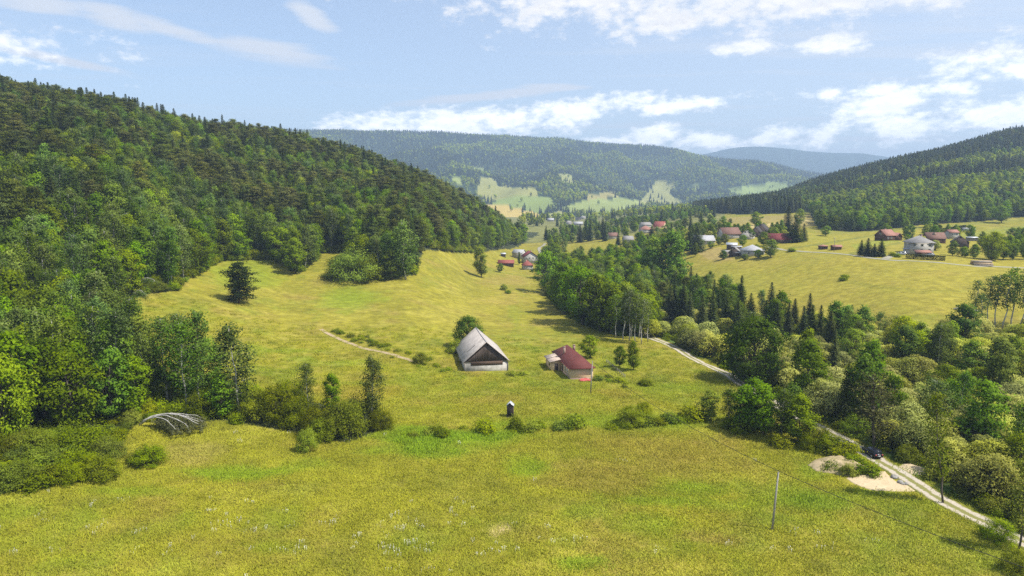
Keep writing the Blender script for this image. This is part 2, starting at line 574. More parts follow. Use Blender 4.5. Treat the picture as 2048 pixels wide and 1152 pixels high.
def t_birch(seed, Ht=17, Rc=2.7, base=.22, n=75, per=52, leaf=.2, droop=1.0, trunk=.17, shape=.42):
    t = TreeB(seed)
    g = t.g
    wob = np.cumsum(g.normal(size=(9, 2)) * Ht * .011, 0)
    tp = [(wob[i, 0] * (i > 0), wob[i, 1] * (i > 0), Ht * .97 * i / 8) for i in range(9)]
    t.tube(tp, [trunk * (1 - .9 * i / 8) + .015 for i in range(9)], 6)
    for i in range(n):
        u = (i + g.uniform()) / n
        e = .22 + .78 * math.sin(math.pi * min(.999, max(.001, u)) ** (math.log(.5) / math.log(shape))) ** .7
        az = g.uniform(0, 2 * math.pi)
        rr = Rc * e * g.uniform(.25, 1.1)
        z0 = Ht * (base + (1 - base) * u) * .96
        q = min(z0 / (Ht * .97) * 8, 7.99)
        k0 = int(q)
        a0 = np.array(tp[k0]) * (1 - q + k0) + np.array(tp[k0 + 1]) * (q - k0)
        up = rr * g.uniform(.3, .9)
        c = a0 + np.array([rr * math.cos(az), rr * math.sin(az), up])
        mid = a0 + np.array([rr * .5 * math.cos(az), rr * .5 * math.sin(az), up * .7])
        t.tube([a0, mid, c], [.03, .02, .008], 3)
        ln = g.uniform(.5, 1.2) * droop * (1.15 - .6 * u)
        t.clump(c + np.array([0, 0, -ln * .8]), (.36 + .1 * rr, .36 + .1 * rr, ln), int(per * g.uniform(.6, 1.3)), leaf, .42 + .14 * g.normal(), up=.25)
    return t.finish()


def t_willow(seed, Ht=8, Rc=4.2, lobes=20, per=230, leaf=.2):
    t = TreeB(seed)
    g = t.g
    for i in range(lobes):
        az = i * 2.4 + g.uniform(-.4, .4)
        f = math.sqrt((i + .5) / lobes)
        rr = Rc * .82 * f
        lr = Rc * g.uniform(.26, .42)
        c = np.array([rr * math.cos(az), rr * math.sin(az), Ht * (1 - .52 * f ** 2.2) - lr * .9 + g.normal() * .3])
        t.tube([(rr * .08 * math.cos(az), rr * .08 * math.sin(az), 0), (rr * .45 * math.cos(az), rr * .45 * math.sin(az), c[2] * .55), c], [.11, .07, .02], 4)
        D = unit(g.normal(size=(per, 3)) + np.array([0, 0, .25]))
        P = D * lr * (g.uniform(.78, 1.04, per) + .08 * np.sin(D[:, :1] * 7 + az).ravel() * np.cos(D[:, 1] * 9))[:, None] * np.array([1, 1, .82])
        P[:, 2] -= .25 * (1 - D[:, 2]) * lr * .5
        t.leaves(c + P, D + g.normal(size=(per, 3)) * .45, leaf * g.uniform(.7, 1.3, per), np.clip(.55 + .08 * g.normal() + g.normal(size=per) * .12, 0, 1), .4, sn=D + np.array([0, 0, .3]))
        m = per // 4
        t.leaves(c + g.normal(size=(m, 3)) * lr * np.array([.5, .5, .6]) - np.array([0, 0, lr * .8]), g.normal(size=(m, 3)), leaf * 1.3, .15)
    return t.finish()


def t_spruce(seed, Ht=20, Rc=2.9, whorls=30, base=.05):
    t = TreeB(seed)
    g = t.g
    t.tube([(0, 0, 0), (0, 0, Ht * .5), (0, 0, Ht)], [.22, .13, .015], 6)
    for w in range(whorls):
        u = w / (whorls - 1)
        z = Ht * (base + (.985 - base) * u)
        L0 = Rc * (1 - u) ** .72 * (.75 + .25 * min(1, u * 6)) + .12
        nb = 8 if u < .75 else 5
        for b in range(nb):
            az = 2 * math.pi * (b + g.uniform(-.35, .35)) / nb + w * .9
            L = L0 * g.uniform(.65, 1.15)
            ca, sa = math.cos(az), math.sin(az)
            k = max(3, int(L / .32))
            s = np.linspace(.12, 1, k)
            rr = L * s
            zz = z - .55 * L * s ** 1.2 * (1 - u * .8) + .18 * L * s ** 3 + .25 * L * s * u
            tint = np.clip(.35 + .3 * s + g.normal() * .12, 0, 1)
            SNv = np.tile([ca * .8, sa * .8, .6], (k, 1))
            for side in (-1, 1):
                P = np.stack([rr * ca - side * sa * .17, rr * sa + side * ca * .17, zz - .08], 1) + g.normal(size=(k, 3)) * .05
                N = np.stack([np.full(k, -side * sa * .5 + ca * .25), np.full(k, side * ca * .5 + sa * .25), np.full(k, .75)], 1) + g.normal(size=(k, 3)) * .25
                t.leaves(P, N, .5 * (1.15 - .4 * s) * (1 - .3 * u), tint, .62, sn=SNv)
    return t.finish()


def t_pine(seed, Ht=18, Rc=3.2, base=.42, n=46, per=62, leaf=.24, sparse=1.0, trunk=.24):
    t = TreeB(seed)
    g = t.g
    wob = np.cumsum(g.normal(size=(8, 2)) * Ht * .008, 0)
    tp = [(wob[i, 0] * (i > 0), wob[i, 1] * (i > 0), Ht * .97 * i / 7) for i in range(8)]
    t.tube(tp, [trunk * (1 - .85 * i / 7) + .02 for i in range(8)], 6)
    for i in range(n):
        u = (i + g.uniform()) / n
        e = (.55 + .45 * math.sin(math.pi * (u * .75 + .18))) * (1 if u < .85 else .55)
        az = i * 2.4 + g.uniform(-.6, .6)
        rr = Rc * e * g.uniform(.35, 1.1)
        z = Ht * (base + (1 - base) * u) * .98
        q = min(max(z - rr * .15, .3) / (Ht * .97) * 7, 6.99)
        k0 = int(q)
        a0 = np.array(tp[k0]) * (1 - q + k0) + np.array(tp[k0 + 1]) * (q - k0)
        c = np.array([a0[0] + rr * math.cos(az), a0[1] + rr * math.sin(az), z + g.normal() * .25])
        t.tube([a0, (a0 + c) * .5 + np.array([0, 0, .1]), c], [.06, .04, .012], 4)
        for q in range(2):
            cc = a0 + (c - a0) * (1 if q == 0 else .6) + g.normal(size=3) * .15
            t.clump(cc, (.55 + .1 * rr, .55 + .1 * rr, .24), int(per * sparse * (.62 if q else 1) * g.uniform(.6, 1.2)), leaf, .42 + .14 * g.normal(), up=1.0)
    return t.finish()


def t_shrub(seed, Ht=2.6, Rc=2.0, n=34, per=48, leaf=.17):
    t = TreeB(seed)
    g = t.g
    for i in range(n):
        az = i * 2.4 + g.uniform(-.5, .5)
        f = math.sqrt((i + .5) / n) * g.uniform(.75, 1.1)
        rr = Rc * f
        z = Ht * (g.uniform(.2, 1.08) * (1 - .6 * f * f)) * .9
        c = np.array([rr * math.cos(az), rr * math.sin(az), max(z, .2)])
        t.tube([(c[0] * .15, c[1] * .15, 0), (c[0] * .6, c[1] * .6, z * .6), c], [.035, .025, .01], 3)
        s_ = Rc * (.19 if n < 60 else .135) * g.uniform(.6, 1.4)
        t.clump(c, (s_, s_, s_ * .85), int(per * g.uniform(.6, 1.4)), leaf, .42 + .22 * g.normal(), up=.7, out=(math.cos(az) * f, math.sin(az) * f, .4 * (1 - f)))
    return t.finish()


def t_far(seed, kind, Ht):
    t = TreeB(seed)
    g = t.g
    t.tube([(0, 0, 0), (0, 0, Ht * .4)], [.3, .2], 3)
    if kind == 'spruce':
        n = 46
        u = np.linspace(0, 1, n)
        az = np.arange(n) * 2.4
        rr = Ht * .17 * (1 - u) + .15
        P = np.stack([rr * .6 * np.cos(az), rr * .6 * np.sin(az), Ht * (.06 + .92 * u)], 1)
        N = np.stack([np.cos(az), np.sin(az), np.full(n, .7)], 1)
        t.leaves(P, N + g.normal(size=(n, 3)) * .2, rr * .75 + .3, np.clip(.4 + .2 * g.normal(size=n), 0, 1), .8)
    else:
        n = 60
        D = unit(g.normal(size=(n, 3)) + np.array([0, 0, .3]))
        P = D * np.array([Ht * .26, Ht * .26, Ht * .36]) * g.uniform(.7, 1.1, (n, 1)) + np.array([0, 0, Ht * .58])
        t.leaves(P, D + g.normal(size=(n, 3)) * .4, Ht * .095 * g.uniform(.7, 1.3, n), np.clip(.45 + .15 * g.normal(size=n), 0, 1), .8, sn=D + np.array([0, 0, .3]))
    return t.finish()


# kind -> list of variants (trunk mesh, crown mesh, joined mesh, height, radius)
SPEC = {}


def add_kind(kind, gens, leafm, barkm, Ht, Rc):
    L = []
    for i, (tr, cr) in enumerate(gens):
        bm_, lm = M[barkm], M[leafm]
        tm = new_mesh(kind + '_trunk', tr[0], tr[1], [bm_], True)
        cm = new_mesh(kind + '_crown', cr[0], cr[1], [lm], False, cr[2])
        nv = len(tr[0])
        Fs = list(tr[1]) + [tuple(q) for q in (cr[1] + nv).tolist()]
        jm = new_mesh(kind + '_whole', np.vstack([tr[0], cr[0]]), Fs, [bm_, lm], False, np.vstack([np.tile([0, 0, 0, 1.0], (len(tr[1]), 1)), cr[2]]), [0] * len(tr[1]) + [1] * len(cr[1]))
        L.append((tm, cm, jm))
    SPEC[kind] = dict(v=L, H=Ht, R=Rc)


add_kind('broad', [t_broad(100 + i, shape=[.5, .42, .55, .46][i], Rc=[4.6, 4.2, 5., 4.4][i]) for i in range(4)], 'broad_leaf', 'grey_bark', 15, 4.6)
add_kind('narrow', [t_broad(120 + i, Rc=3.1, base=.14, shape=.45, n=75, per=55, trunk=.22, sig=.2) for i in range(3)], 'broad_leaf', 'grey_bark', 15, 3.1)
add_kind('bright', [t_broad(140 + i, Rc=4.6, base=.08, n=90, leaf=.27) for i in range(2)], 'bright_leaf', 'grey_bark', 15, 4.6)
add_kind('oak', [t_broad(150 + i, Ht=14, Rc=7.2, base=.10, n=150, per=62, shape=.42, leaf=.28, sig=.11, lob=.16, rough=.12, trunk=.45) for i in range(2)], 'oak_leaf', 'grey_bark', 14, 7.2)
add_kind('birch', [t_birch(200 + i, shape=[.42, .36, .48, .4][i], Rc=[2.7, 2.4, 3.0, 2.6][i]) for i in range(4)], 'birch_leaf', 'birch_bark', 17, 2.7)
add_kind('aspen', [t_birch(220 + i, Ht=16, Rc=2.0, base=.42, n=50, per=28, leaf=.19, droop=.55, trunk=.15, shape=.5) for i in range(3)], 'birch_leaf', 'birch_bark', 16, 2.0)
add_kind('slim', [t_birch(240 + i, Ht=17, Rc=1.6, base=.26, n=58, per=30, leaf=.18, droop=.55, trunk=.14, shape=.5) for i in range(2)], 'shrub_leaf', 'grey_bark', 17, 1.7)
add_kind('willow', [t_willow(300 + i, lobes=[20, 16, 24][i]) for i in range(3)], 'willow_leaf', 'grey_bark', 8, 4.2)
add_kind('spruce', [t_spruce(400 + i, Rc=[3.7, 3.2, 4.2][i], whorls=34) for i in range(3)], 'spruce_leaf', 'grey_bark', 20, 3.6)
add_kind('pine', [t_pine(500 + i, base=[.42, .35, .5][i]) for i in range(3)], 'pine_leaf', 'pine_bark', 18, 3.2)
add_kind('wide_pine', [t_pine(520, Ht=13, Rc=4.6, base=.12, n=75, per=85, leaf=.24)], 'spruce_leaf', 'pine_bark', 13, 4.6)
add_kind('thin_pine', [t_pine(530, Ht=14, Rc=2.9, base=.3, n=52, per=40, leaf=.2, sparse=.8, trunk=.2)], 'pine_leaf', 'grey_bark', 14, 2.9)
add_kind('shrub', [t_shrub(600 + i) for i in range(4)], 'shrub_leaf', 'grey_bark', 2.6, 2.0)
add_kind('bush', [t_shrub(640 + i, Ht=6, Rc=[3.8, 3.4, 4.2][i], n=62, per=120, leaf=.135) for i in range(3)], 'shrub_leaf', 'grey_bark', 6, 3.8)
add_kind('bright_bush', [t_shrub(660 + i, Ht=6, Rc=3.7, n=95, per=100, leaf=.135) for i in range(2)], 'bright_leaf', 'grey_bark', 6, 3.7)
add_kind('weed', [t_shrub(620 + i, Ht=.9, Rc=1.1, n=22, per=26, leaf=.10) for i in range(3)], 'weed_leaf', 'grey_bark', .9, 1.1)
add_kind('far_spruce', [t_far(700 + i, 'spruce', 20) for i in range(3)], 'spruce_leaf', 'grey_bark', 20, 3)
add_kind('far_broad', [t_far(710 + i, 'broad', 16) for i in range(4)], 'shrub_leaf', 'grey_bark', 16, 4.5)
add_kind('pale_broad', [t_far(720 + i, 'broad', 15) for i in range(3)], 'bright_leaf', 'grey_bark', 15, 4.5)

NAME = dict(broad='broadleaf_tree', narrow='broadleaf_tree', bright='bright_broadleaf_tree', oak='spreading_tree', birch='birch_tree', aspen='aspen_tree', slim='slim_tree', willow='willow_tree',
            spruce='spruce_tree', pine='pine_tree', wide_pine='pine_tree', thin_pine='pine_tree', shrub='shrub', bush='shrub', bright_bush='shrub')


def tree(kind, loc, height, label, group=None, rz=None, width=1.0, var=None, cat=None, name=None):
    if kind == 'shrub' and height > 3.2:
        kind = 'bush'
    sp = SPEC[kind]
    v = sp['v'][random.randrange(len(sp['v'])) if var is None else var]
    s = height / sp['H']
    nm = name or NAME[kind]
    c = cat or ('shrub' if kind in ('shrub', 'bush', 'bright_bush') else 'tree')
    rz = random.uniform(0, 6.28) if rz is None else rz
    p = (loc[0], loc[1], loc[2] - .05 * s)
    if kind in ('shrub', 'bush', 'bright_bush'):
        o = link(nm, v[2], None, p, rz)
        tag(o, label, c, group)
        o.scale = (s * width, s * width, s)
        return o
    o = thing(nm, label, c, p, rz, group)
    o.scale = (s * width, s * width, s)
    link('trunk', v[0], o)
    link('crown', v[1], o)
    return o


# ------------------------------------------------------------------ scatter (only for stuff)
def scatter(name, meshes, P, S, A, K, label, extra=None):
    pc = bpy.data.collections.new(name + '_kinds')
    for i, me in enumerate(meshes):
        pc.objects.link(bpy.data.objects.new('%s_kind_%02d' % (name, i), me))
    me = bpy.data.meshes.new(name)
    me.vertices.add(len(P))
    me.vertices.foreach_set('co', np.asarray(P, np.float32).ravel())
    for nm, arr, ty, key in (('scl', S, 'FLOAT', 'value'), ('ang', A, 'FLOAT', 'value'), ('pick', K, 'INT', 'value')):
        at = me.attributes.new(nm, ty, 'POINT')
        at.data.foreach_set(key, np.asarray(arr, np.int32 if ty == 'INT' else np.float32))
    if extra is not None:
        at = me.attributes.new('tcol', 'FLOAT_COLOR', 'POINT')
        at.data.foreach_set('color', np.hstack([extra, np.ones((len(P), 1))]).astype(np.float32).ravel())
    o = link(name, me)
    g = bpy.data.node_groups.new(name + '_scatter', 'GeometryNodeTree')
    g.interface.new_socket('Geometry', in_out='INPUT', socket_type='NodeSocketGeometry')
    g.interface.new_socket('Geometry', in_out='OUTPUT', socket_type='NodeSocketGeometry')
    nt = NT(g)
    gi, go = nt.n('NodeGroupInput'), nt.n('NodeGroupOutput')
    ci = nt.n('GeometryNodeCollectionInfo', ins={'Collection': pc, 'Separate Children': True, 'Reset Children': True})

    def at(nm, ty):
        nd = nt.n('GeometryNodeInputNamedAttribute', data_type=ty)
        nd.inputs['Name'].default_value = nm
        return nd.outputs[0]
    ang = nt.n('ShaderNodeCombineXYZ', ins={2: at('ang', 'FLOAT')})
    eu = nt.n('FunctionNodeEulerToRotation', ins={0: ang.outputs[0]})
    ip = nt.n('GeometryNodeInstanceOnPoints', ins={'Points': gi.outputs[0], 'Instance': ci.outputs[0], 'Pick Instance': True, 'Instance Index': at('pick', 'INT'),
                                                  'Rotation': eu.outputs[0], 'Scale': at('scl', 'FLOAT')})
    g.links.new(ip.outputs[0], go.inputs[0])
    md = o.modifiers.new('scatter', 'NODES')
    md.node_group = g
    return tag(o, label, kind='stuff')

# ------------------------------------------------------------------ the ground sheet
PXG, PYG = project(GX, GY, GRID)
front = GY > 40
jx = (fbm(GX / 9, GY / 9, 4, 51) - .5) * 60
jy = (fbm(GX / 9, GY / 9, 4, 61) - .5) * 26
shp = GX.shape


def blend(c, col, w):
    return c + (np.array(col) - c) * w[..., None]


n1 = fbm(GX / 22, GY / 22, 4, 71)
n2 = fbm(GX / 5, GY / 7, 3, 81)
n3 = fbm(GX / 60, GY / 45, 3, 91)
dry, olive, green, straw = (.248, .222, .025), (.200, .185, .022), (.135, .185, .018), (.33, .28, .09)
GC = np.zeros(shp + (3,)) + np.array(dry)
GC = blend(GC, olive, sstep(.42, .68, n1) * .55)
GC = blend(GC, (.155, .15, .03), sstep(.56, .72, fbm(GX / 7, GY / 5, 4, 131)) * .35)
GC = blend(GC, (.33, .29, .05), sstep(.56, .75, fbm(GX / 9, GY / 6, 4, 141)) * .5)
GC = blend(GC, green, sstep(.50, .75, n2 * .5 + n3 * .5) * .45)
GC = blend(GC, (.26, .20, .045), sstep(.55, .8, fbm(GX / 14, GY / 10, 4, 95)) * .6)
LUSH = [(850, 885, 75, 34, 1), (930, 880, 120, 22, .9), (700, 598, 70, 24, .8), (960, 872, 130, 14, .9), (1060, 930, 55, 18, .8), (1390, 972, 100, 16, .7), (1180, 1022, 60, 18, .6), (480, 940, 120, 13, .9),
        (1250, 842, 230, 14, .7), (1640, 1000, 70, 26, .7), (490, 545, 75, 38, .7), (1570, 985, 70, 24, .6), (820, 868, 160, 18, .7), (620, 930, 70, 15, .5), (1450, 562, 80, 26, .6), (1175, 1122, 60, 10, .9),
        (1300, 1050, 70, 20, .5), (1060, 700, 16, 60, .3), (1330, 775, 110, 16, .5), (1230, 735, 60, 16, .5), (520, 700, 110, 9, .6), (660, 725, 90, 9, .5), (250, 985, 100, 12, .6), (1740, 985, 60, 10, .6),
        (1620, 945, 40, 18, .6), (1035, 640, 12, 60, .35), (1840, 1010, 60, 14, .4), (1700, 480, 200, 10, .3), (560, 1090, 60, 16, .4)]
LUSH += [(860, 905, 60, 16, .9), (1000, 850, 60, 10, .8), (760, 900, 60, 10, .6), (1330, 1000, 90, 10, .7), (1480, 1010, 70, 10, .5)]
DRYS = [(390, 905, 75, 24, .7, (.33, .27, .08)), (997, 1060, 22, 16, 1, (.5, .4, .17)), (1330, 895, 160, 26, .5, (.32, .235, .05)), (1200, 960, 120, 24, .5, (.30, .22, .055)), (1440, 512, 60, 9, .9, (.36, .25, .08)),
        (1010, 600, 60, 14, .4, (.38, .30, .06)), (900, 625, 70, 18, .5, (.38, .33, .05)), (1750, 480, 30, 6, .4, (.34, .3, .08)), (1500, 520, 80, 8, .5, (.36, .29, .07)), (1010, 560, 60, 12, .5, (.36, .27, .07)),
        (1430, 1080, 90, 14, .5, (.34, .24, .07)), (1060, 1070, 60, 20, .4, (.34, .26, .07)), (700, 780, 120, 14, .4, (.34, .25, .04)), (1230, 780, 60, 10, .4, (.36, .26, .05))]
dn = .6 + .8 * n2
for (ex, ey, rx, ry, st) in LUSH:
    d = ((PXG + jx - ex) / rx) ** 2 + ((PYG + jy - ey) / ry) ** 2
    GC = blend(GC, (.16, .225, .013), np.where(front & (GY < 700), .8 * st * (1 - sstep(.1, 1.6, d * dn * dn + .9 * (n1 - .45))), 0))
for (ex, ey, rx, ry, st, cc) in DRYS:
    d = ((PXG + jx - ex) / rx) ** 2 + ((PYG + jy - ey) / ry) ** 2
    cc = tuple(np.array(cc) * .78)
    GC = blend(GC, cc, np.where(front & (GY < 700), st * (1 - sstep(.2, 1.5, d * dn)), 0))
# ploughed or mown strips on the right field and the dry upper field
GC = blend(GC, (.27, .21, .07), np.where(front & (GX > 80) & (GY > 520) & inpoly(PXG, PYG, [(1430, 462), (1440, 436), (1625, 428), (1630, 452), (1560, 462)]), .75, 0))
GC = blend(GC, (.40, .32, .13), np.where(front & (GX > 80) & (GY > 500) & inpoly(PXG, PYG, [(1440, 456), (1540, 447), (1622, 438), (1622, 442), (1540, 452), (1440, 460)]), .9, 0))
GC = blend(GC, (.15, .17, .02), np.where(front & inpoly(PXG + jx * .3, PYG + jy * .2, [(1690, 560), (1780, 572), (1860, 580), (1930, 578), (1930, 584), (1850, 588), (1760, 580), (1690, 566)]), .7, 0))
fr_ = front & (GX > 70) & (GY > 225) & (GY < 520)
GC = blend(GC, (.285, .24, .034), np.where(fr_, .55, 0))
for strip, cc in [([(1575, 496), (1660, 484), (1790, 462), (1792, 464), (1662, 487), (1577, 499)], (.15, .16, .03)), ([(1690, 508), (1800, 484), (1802, 487), (1694, 511)], (.16, .17, .03)), ([(1700, 490), (1790, 474), (1800, 482), (1715, 500)], (.22, .24, .03)),
                  ([(1900, 470), (2048, 452), (2060, 462), (1930, 482)], (.20, .22, .03)), ([(1640, 462), (1850, 452), (2048, 437), (2048, 443), (1850, 458), (1650, 470)], (.20, .20, .035)), ([(1380, 500), (1440, 494), (1470, 520), (1420, 520)], (.33, .25, .09))]:
    GC = blend(GC, cc, np.where(front & (GX > 60) & (GY > 250) & inpoly(PXG + jx * .08, PYG + jy * .08, strip), .75, 0))
# woods: leaf litter and moss under the trees
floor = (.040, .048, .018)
wl = in_left(GX, GY, PXG + jx * .25, PYG + jy * .25) & front
wc = in_creek(PXG + jx * .2, PYG + jy * .2, GY) & front
wr = in_right(PXG + jx * .1, PYG + jy * .1, GX, GY) & front
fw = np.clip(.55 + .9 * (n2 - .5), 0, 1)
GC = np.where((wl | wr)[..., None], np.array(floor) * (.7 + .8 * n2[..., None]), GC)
GC = np.where(wc[..., None], np.array((.07, .105, .02)) * (.6 + 1.0 * n2[..., None]), GC)
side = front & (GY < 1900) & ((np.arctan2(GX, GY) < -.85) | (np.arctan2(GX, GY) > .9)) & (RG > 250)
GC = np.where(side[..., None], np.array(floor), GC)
# the mountains
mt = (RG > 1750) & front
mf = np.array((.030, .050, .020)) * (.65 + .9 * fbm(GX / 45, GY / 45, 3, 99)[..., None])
FIELDM = np.zeros(shp, bool)
FC = np.zeros(shp + (3,))
for poly, cc in FIELDS:
    w = inpoly(PXG + jx * .09, PYG + jy * .09, poly) & front & (GY > 1500) & (GY < 4100)
    FIELDM |= w
    FC = np.where(w[..., None], np.array(cc) * (.85 + .3 * n3[..., None]), FC)
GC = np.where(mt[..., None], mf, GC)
GC = np.where(FIELDM[..., None], FC, GC)
val = front & (RG > 700) & (RG <= 1750) & (np.abs(np.arctan2(GX, GY)) < .3) & ~wr & ~wl
GC = np.where(val[..., None], np.array((.17, .17, .05)) * (.7 + .6 * n1[..., None]), GC)

na, nr = shp
idx = np.arange(na * nr).reshape(na, nr)
q = np.stack([idx[:-1, :-1], idx[1:, :-1], idx[1:, 1:], idx[:-1, 1:]], -1).reshape(-1, 4)[:, ::-1]
V = np.stack([GX, GY, GRID], -1).reshape(-1, 3)
V = np.vstack([V, [[0, 0, float(GRID[:, 0].mean())]]])
fan = [(na * nr, idx[i, 0], idx[i + 1, 0]) for i in range(na - 1)]
Fs = list(map(tuple, q)) + fan
m, nt, p = new_mat('meadow_ground')
gcol = nt.n('ShaderNodeAttribute', attribute_name='gcol').outputs['Color']
tc = nt.n('ShaderNodeTexCoord').outputs['Object']
na_ = nt.noise(2.2, 5, tc, .7)
nb_ = nt.noise(.35, 4, tc, .6)
str_ = nt.n('ShaderNodeMapping', ins={0: tc, 3: (.22, .9, 1)}).outputs[0]
nc_ = nt.noise(.8, 4, str_, .65)
f_ = nt.math('MULTIPLY', nt.ramp(na_, .3, .72, .76, 1.22), nt.ramp(nb_, .3, .7, .82, 1.16))
f_ = nt.math('MULTIPLY', f_, nt.ramp(nc_, .3, .7, .84, 1.16))
cc_ = nt.n('ShaderNodeCombineColor', ins={0: f_, 1: f_, 2: f_}).outputs[0]
setin(nt, p, 'Base Color', nt.mix(1.0, gcol, cc_, 'MULTIPLY'))
setin(nt, p, 'Roughness', .9)
setin(nt, p, 'Specular IOR Level', .1)
bp = nt.n('ShaderNodeBump', ins={'Strength': .45, 'Distance': .25, 'Height': na_})
nt.t.links.new(bp.outputs[0], p.inputs['Normal'])
M['ground'] = m
me = new_mesh('ground', V, Fs, [m], True)
ca = me.color_attributes.new('gcol', 'FLOAT_COLOR', 'POINT')
gc4 = np.ones((len(V), 4), np.float32)
gc4[:-1, :3] = GC.reshape(-1, 3)
gc4[-1, :3] = dry
ca.data.foreach_set('color', gc4.ravel())
tag(link('ground', me), kind='structure')


def gcol_at(x, y):
    a, l = np.arctan2(x, y), np.log(np.hypot(x, y))
    i = np.clip(np.searchsorted(AZ, a), 0, len(AZ) - 1)
    j = np.clip(np.searchsorted(LR, l), 0, len(LR) - 1)
    return GC[i, j]


# ------------------------------------------------------------------ tracks and bare ground
def spline(pts, n):
    P = np.array([[p.x, p.y] for p in pts])
    d = np.r_[0, np.cumsum(np.hypot(*np.diff(P, axis=0).T))]
    q = np.linspace(0, d[-1], n)
    return pchip(d, P, q)


def track_mat(name, stone, stone2, grass, centre=True):
    m, nt, p = new_mat(name)
    ac = nt.n('ShaderNodeAttribute', attribute_name='across').outputs['Fac']
    tc = nt.n('ShaderNodeTexCoord').outputs['Object']
    n = nt.noise(1.6, 5, tc, .7)
    n_ = nt.noise(.45, 4, tc, .6)
    a = nt.math('ABSOLUTE', ac)
    wob = nt.math('MULTIPLY_ADD', nt.math('SUBTRACT', n, .5), .7, nt.math('MULTIPLY_ADD', nt.math('SUBTRACT', n_, .5), .6, a))
    edge = nt.ramp(wob, .68, .95)
    f = edge
    if centre:
        mid = nt.ramp(wob, .16, .36, .9, 0)
        f = nt.math('MAXIMUM', edge, mid)
    st = nt.mix(nt.ramp(nt.noise(6, 4, tc, .7), .35, .65), stone2, stone)
    setin(nt, p, 'Base Color', nt.mix(f, st, grass))
    setin(nt, p, 'Roughness', .95)
    setin(nt, p, 'Specular IOR Level', .1)
    b = nt.n('ShaderNodeBump', ins={'Strength': .6, 'Distance': .08, 'Height': n})
    nt.t.links.new(b.outputs[0], p.inputs['Normal'])
    return m


def ribbon(name, pts, width, mat, n=160, lift=.09):
    C = spline(pts, n)
    T = np.gradient(C, axis=0)
    T /= np.hypot(T[:, 0], T[:, 1])[:, None]
    N = np.stack([T[:, 1], -T[:, 0]], 1)
    ac = np.array([-1.12, -1, -.7, -.35, 0, .35, .7, 1, 1.12])
    P = C[:, None, :] + N[:, None, :] * (ac * width / 2)[None, :, None]
    z = H(P[..., 0], P[..., 1]) + np.where(np.abs(ac) > 1.05, -.25, lift)[None, :]
    V = np.concatenate([P, z[..., None]], -1).reshape(-1, 3)
    k = len(ac)
    i = np.arange(n * k).reshape(n, k)
    Fq = np.stack([i[:-1, :-1], i[:-1, 1:], i[1:, 1:], i[1:, :-1]], -1).reshape(-1, 4)
    me = new_mesh(name, V, Fq, [mat], True)
    at = me.attributes.new('across', 'FLOAT', 'POINT')
    at.data.foreach_set('value', np.tile(ac, n).astype(np.float32))
    o = link(name, me)
    if me.polygons[0].normal.z < 0:
        me.flip_normals()
    return tag(o, kind='structure')


M['track'] = track_mat('gravel_track', (.50, .44, .36), (.36, .31, .24), (.17, .17, .035))
M['lane'] = track_mat('pale_lane', (.33, .31, .25), (.26, .24, .18), (.2, .2, .04), False)
M['footpath'] = track_mat('bare_path', (.44, .34, .22), (.30, .23, .14), (.2, .19, .03), False)
ROADPX = [(1250, 645), (1300, 675), (1355, 698), (1420, 733), (1500, 777), (1600, 836), (1700, 888), (1800, 948), (1900, 1010), (1980, 1050), (2060, 1090)]
ROAD = [ground(*p) for p in ROADPX]
e_ = (ROAD[-1] - ROAD[-2]).normalized()
ROAD += [ROAD[-1] + e_ * 25, ROAD[-1] + e_ * 70]
ribbon('gravel_road', ROAD, 3.7, M['track'], 260)
LANE = [ground(*p) for p in [(1535, 494), (1562, 499), (1640, 505), (1740, 516), (1840, 523), (1930, 531), (2000, 534), (2060, 536)]]
e_ = (LANE[-1] - LANE[-2]).normalized()
ribbon('lane', LANE + [LANE[-1] + e_ * 60], 2.7, M['lane'], 140, .12)
ribbon('driveway', [ground(*p) for p in [(1770, 518), (1805, 508), (1822, 505)]], 4, M['lane'], 30, .15)
ribbon('footpath', [ground(*p) for p in [(642, 659), (668, 673), (700, 687), (735, 699), (775, 707), (805, 716), (830, 724)]], 1.7, M['footpath'], 70)
ribbon('valley_lane', [ground(*p) for p in [(1095, 512), (1080, 503), (1078, 497), (1086, 492), (1090, 487)]], 3.5, M['lane'], 40, .15)


def blob(name, pxs, mat, lift=.07, mound=0, seed=1, rings=26, kind='structure'):
    P = [ground(*p) for p in pxs]
    C = spline(P + [P[0]], 96)[:-1]
    c = C.mean(0)
    V, Fq = [], []
    fr = np.linspace(0, 1.04, rings)
    for k, f in enumerate(fr):
        X = c + (C - c) * f
        jit = (fbm(X[:, 0] / 1.7, X[:, 1] / 1.7, 3, seed) - .5)
        z = H(X[:, 0], X[:, 1]) + lift + mound * (1 - min(1, f) ** 2.2) * (.55 + 1.1 * fbm(X[:, 0] / 2.6, X[:, 1] / 2.6, 4, seed + 3)) + jit * .2 * (mound > 0)
        if k == rings - 1:
            z = z - .35
        V += [(x, y, zz) for (x, y), zz in zip(X + jit[:, None] * .5 * f, z)]
    n = len(C)
    for k in range(rings - 1):
        for i in range(n):
            Fq.append((k * n + i, k * n + (i + 1) % n, (k + 1) * n + (i + 1) % n, (k + 1) * n + i))
    me = new_mesh(name, V, np.array(Fq), [mat], True)
    if me.polygons[-1].normal.z < 0:
        me.flip_normals()
    return tag(link(name, me), kind=kind)


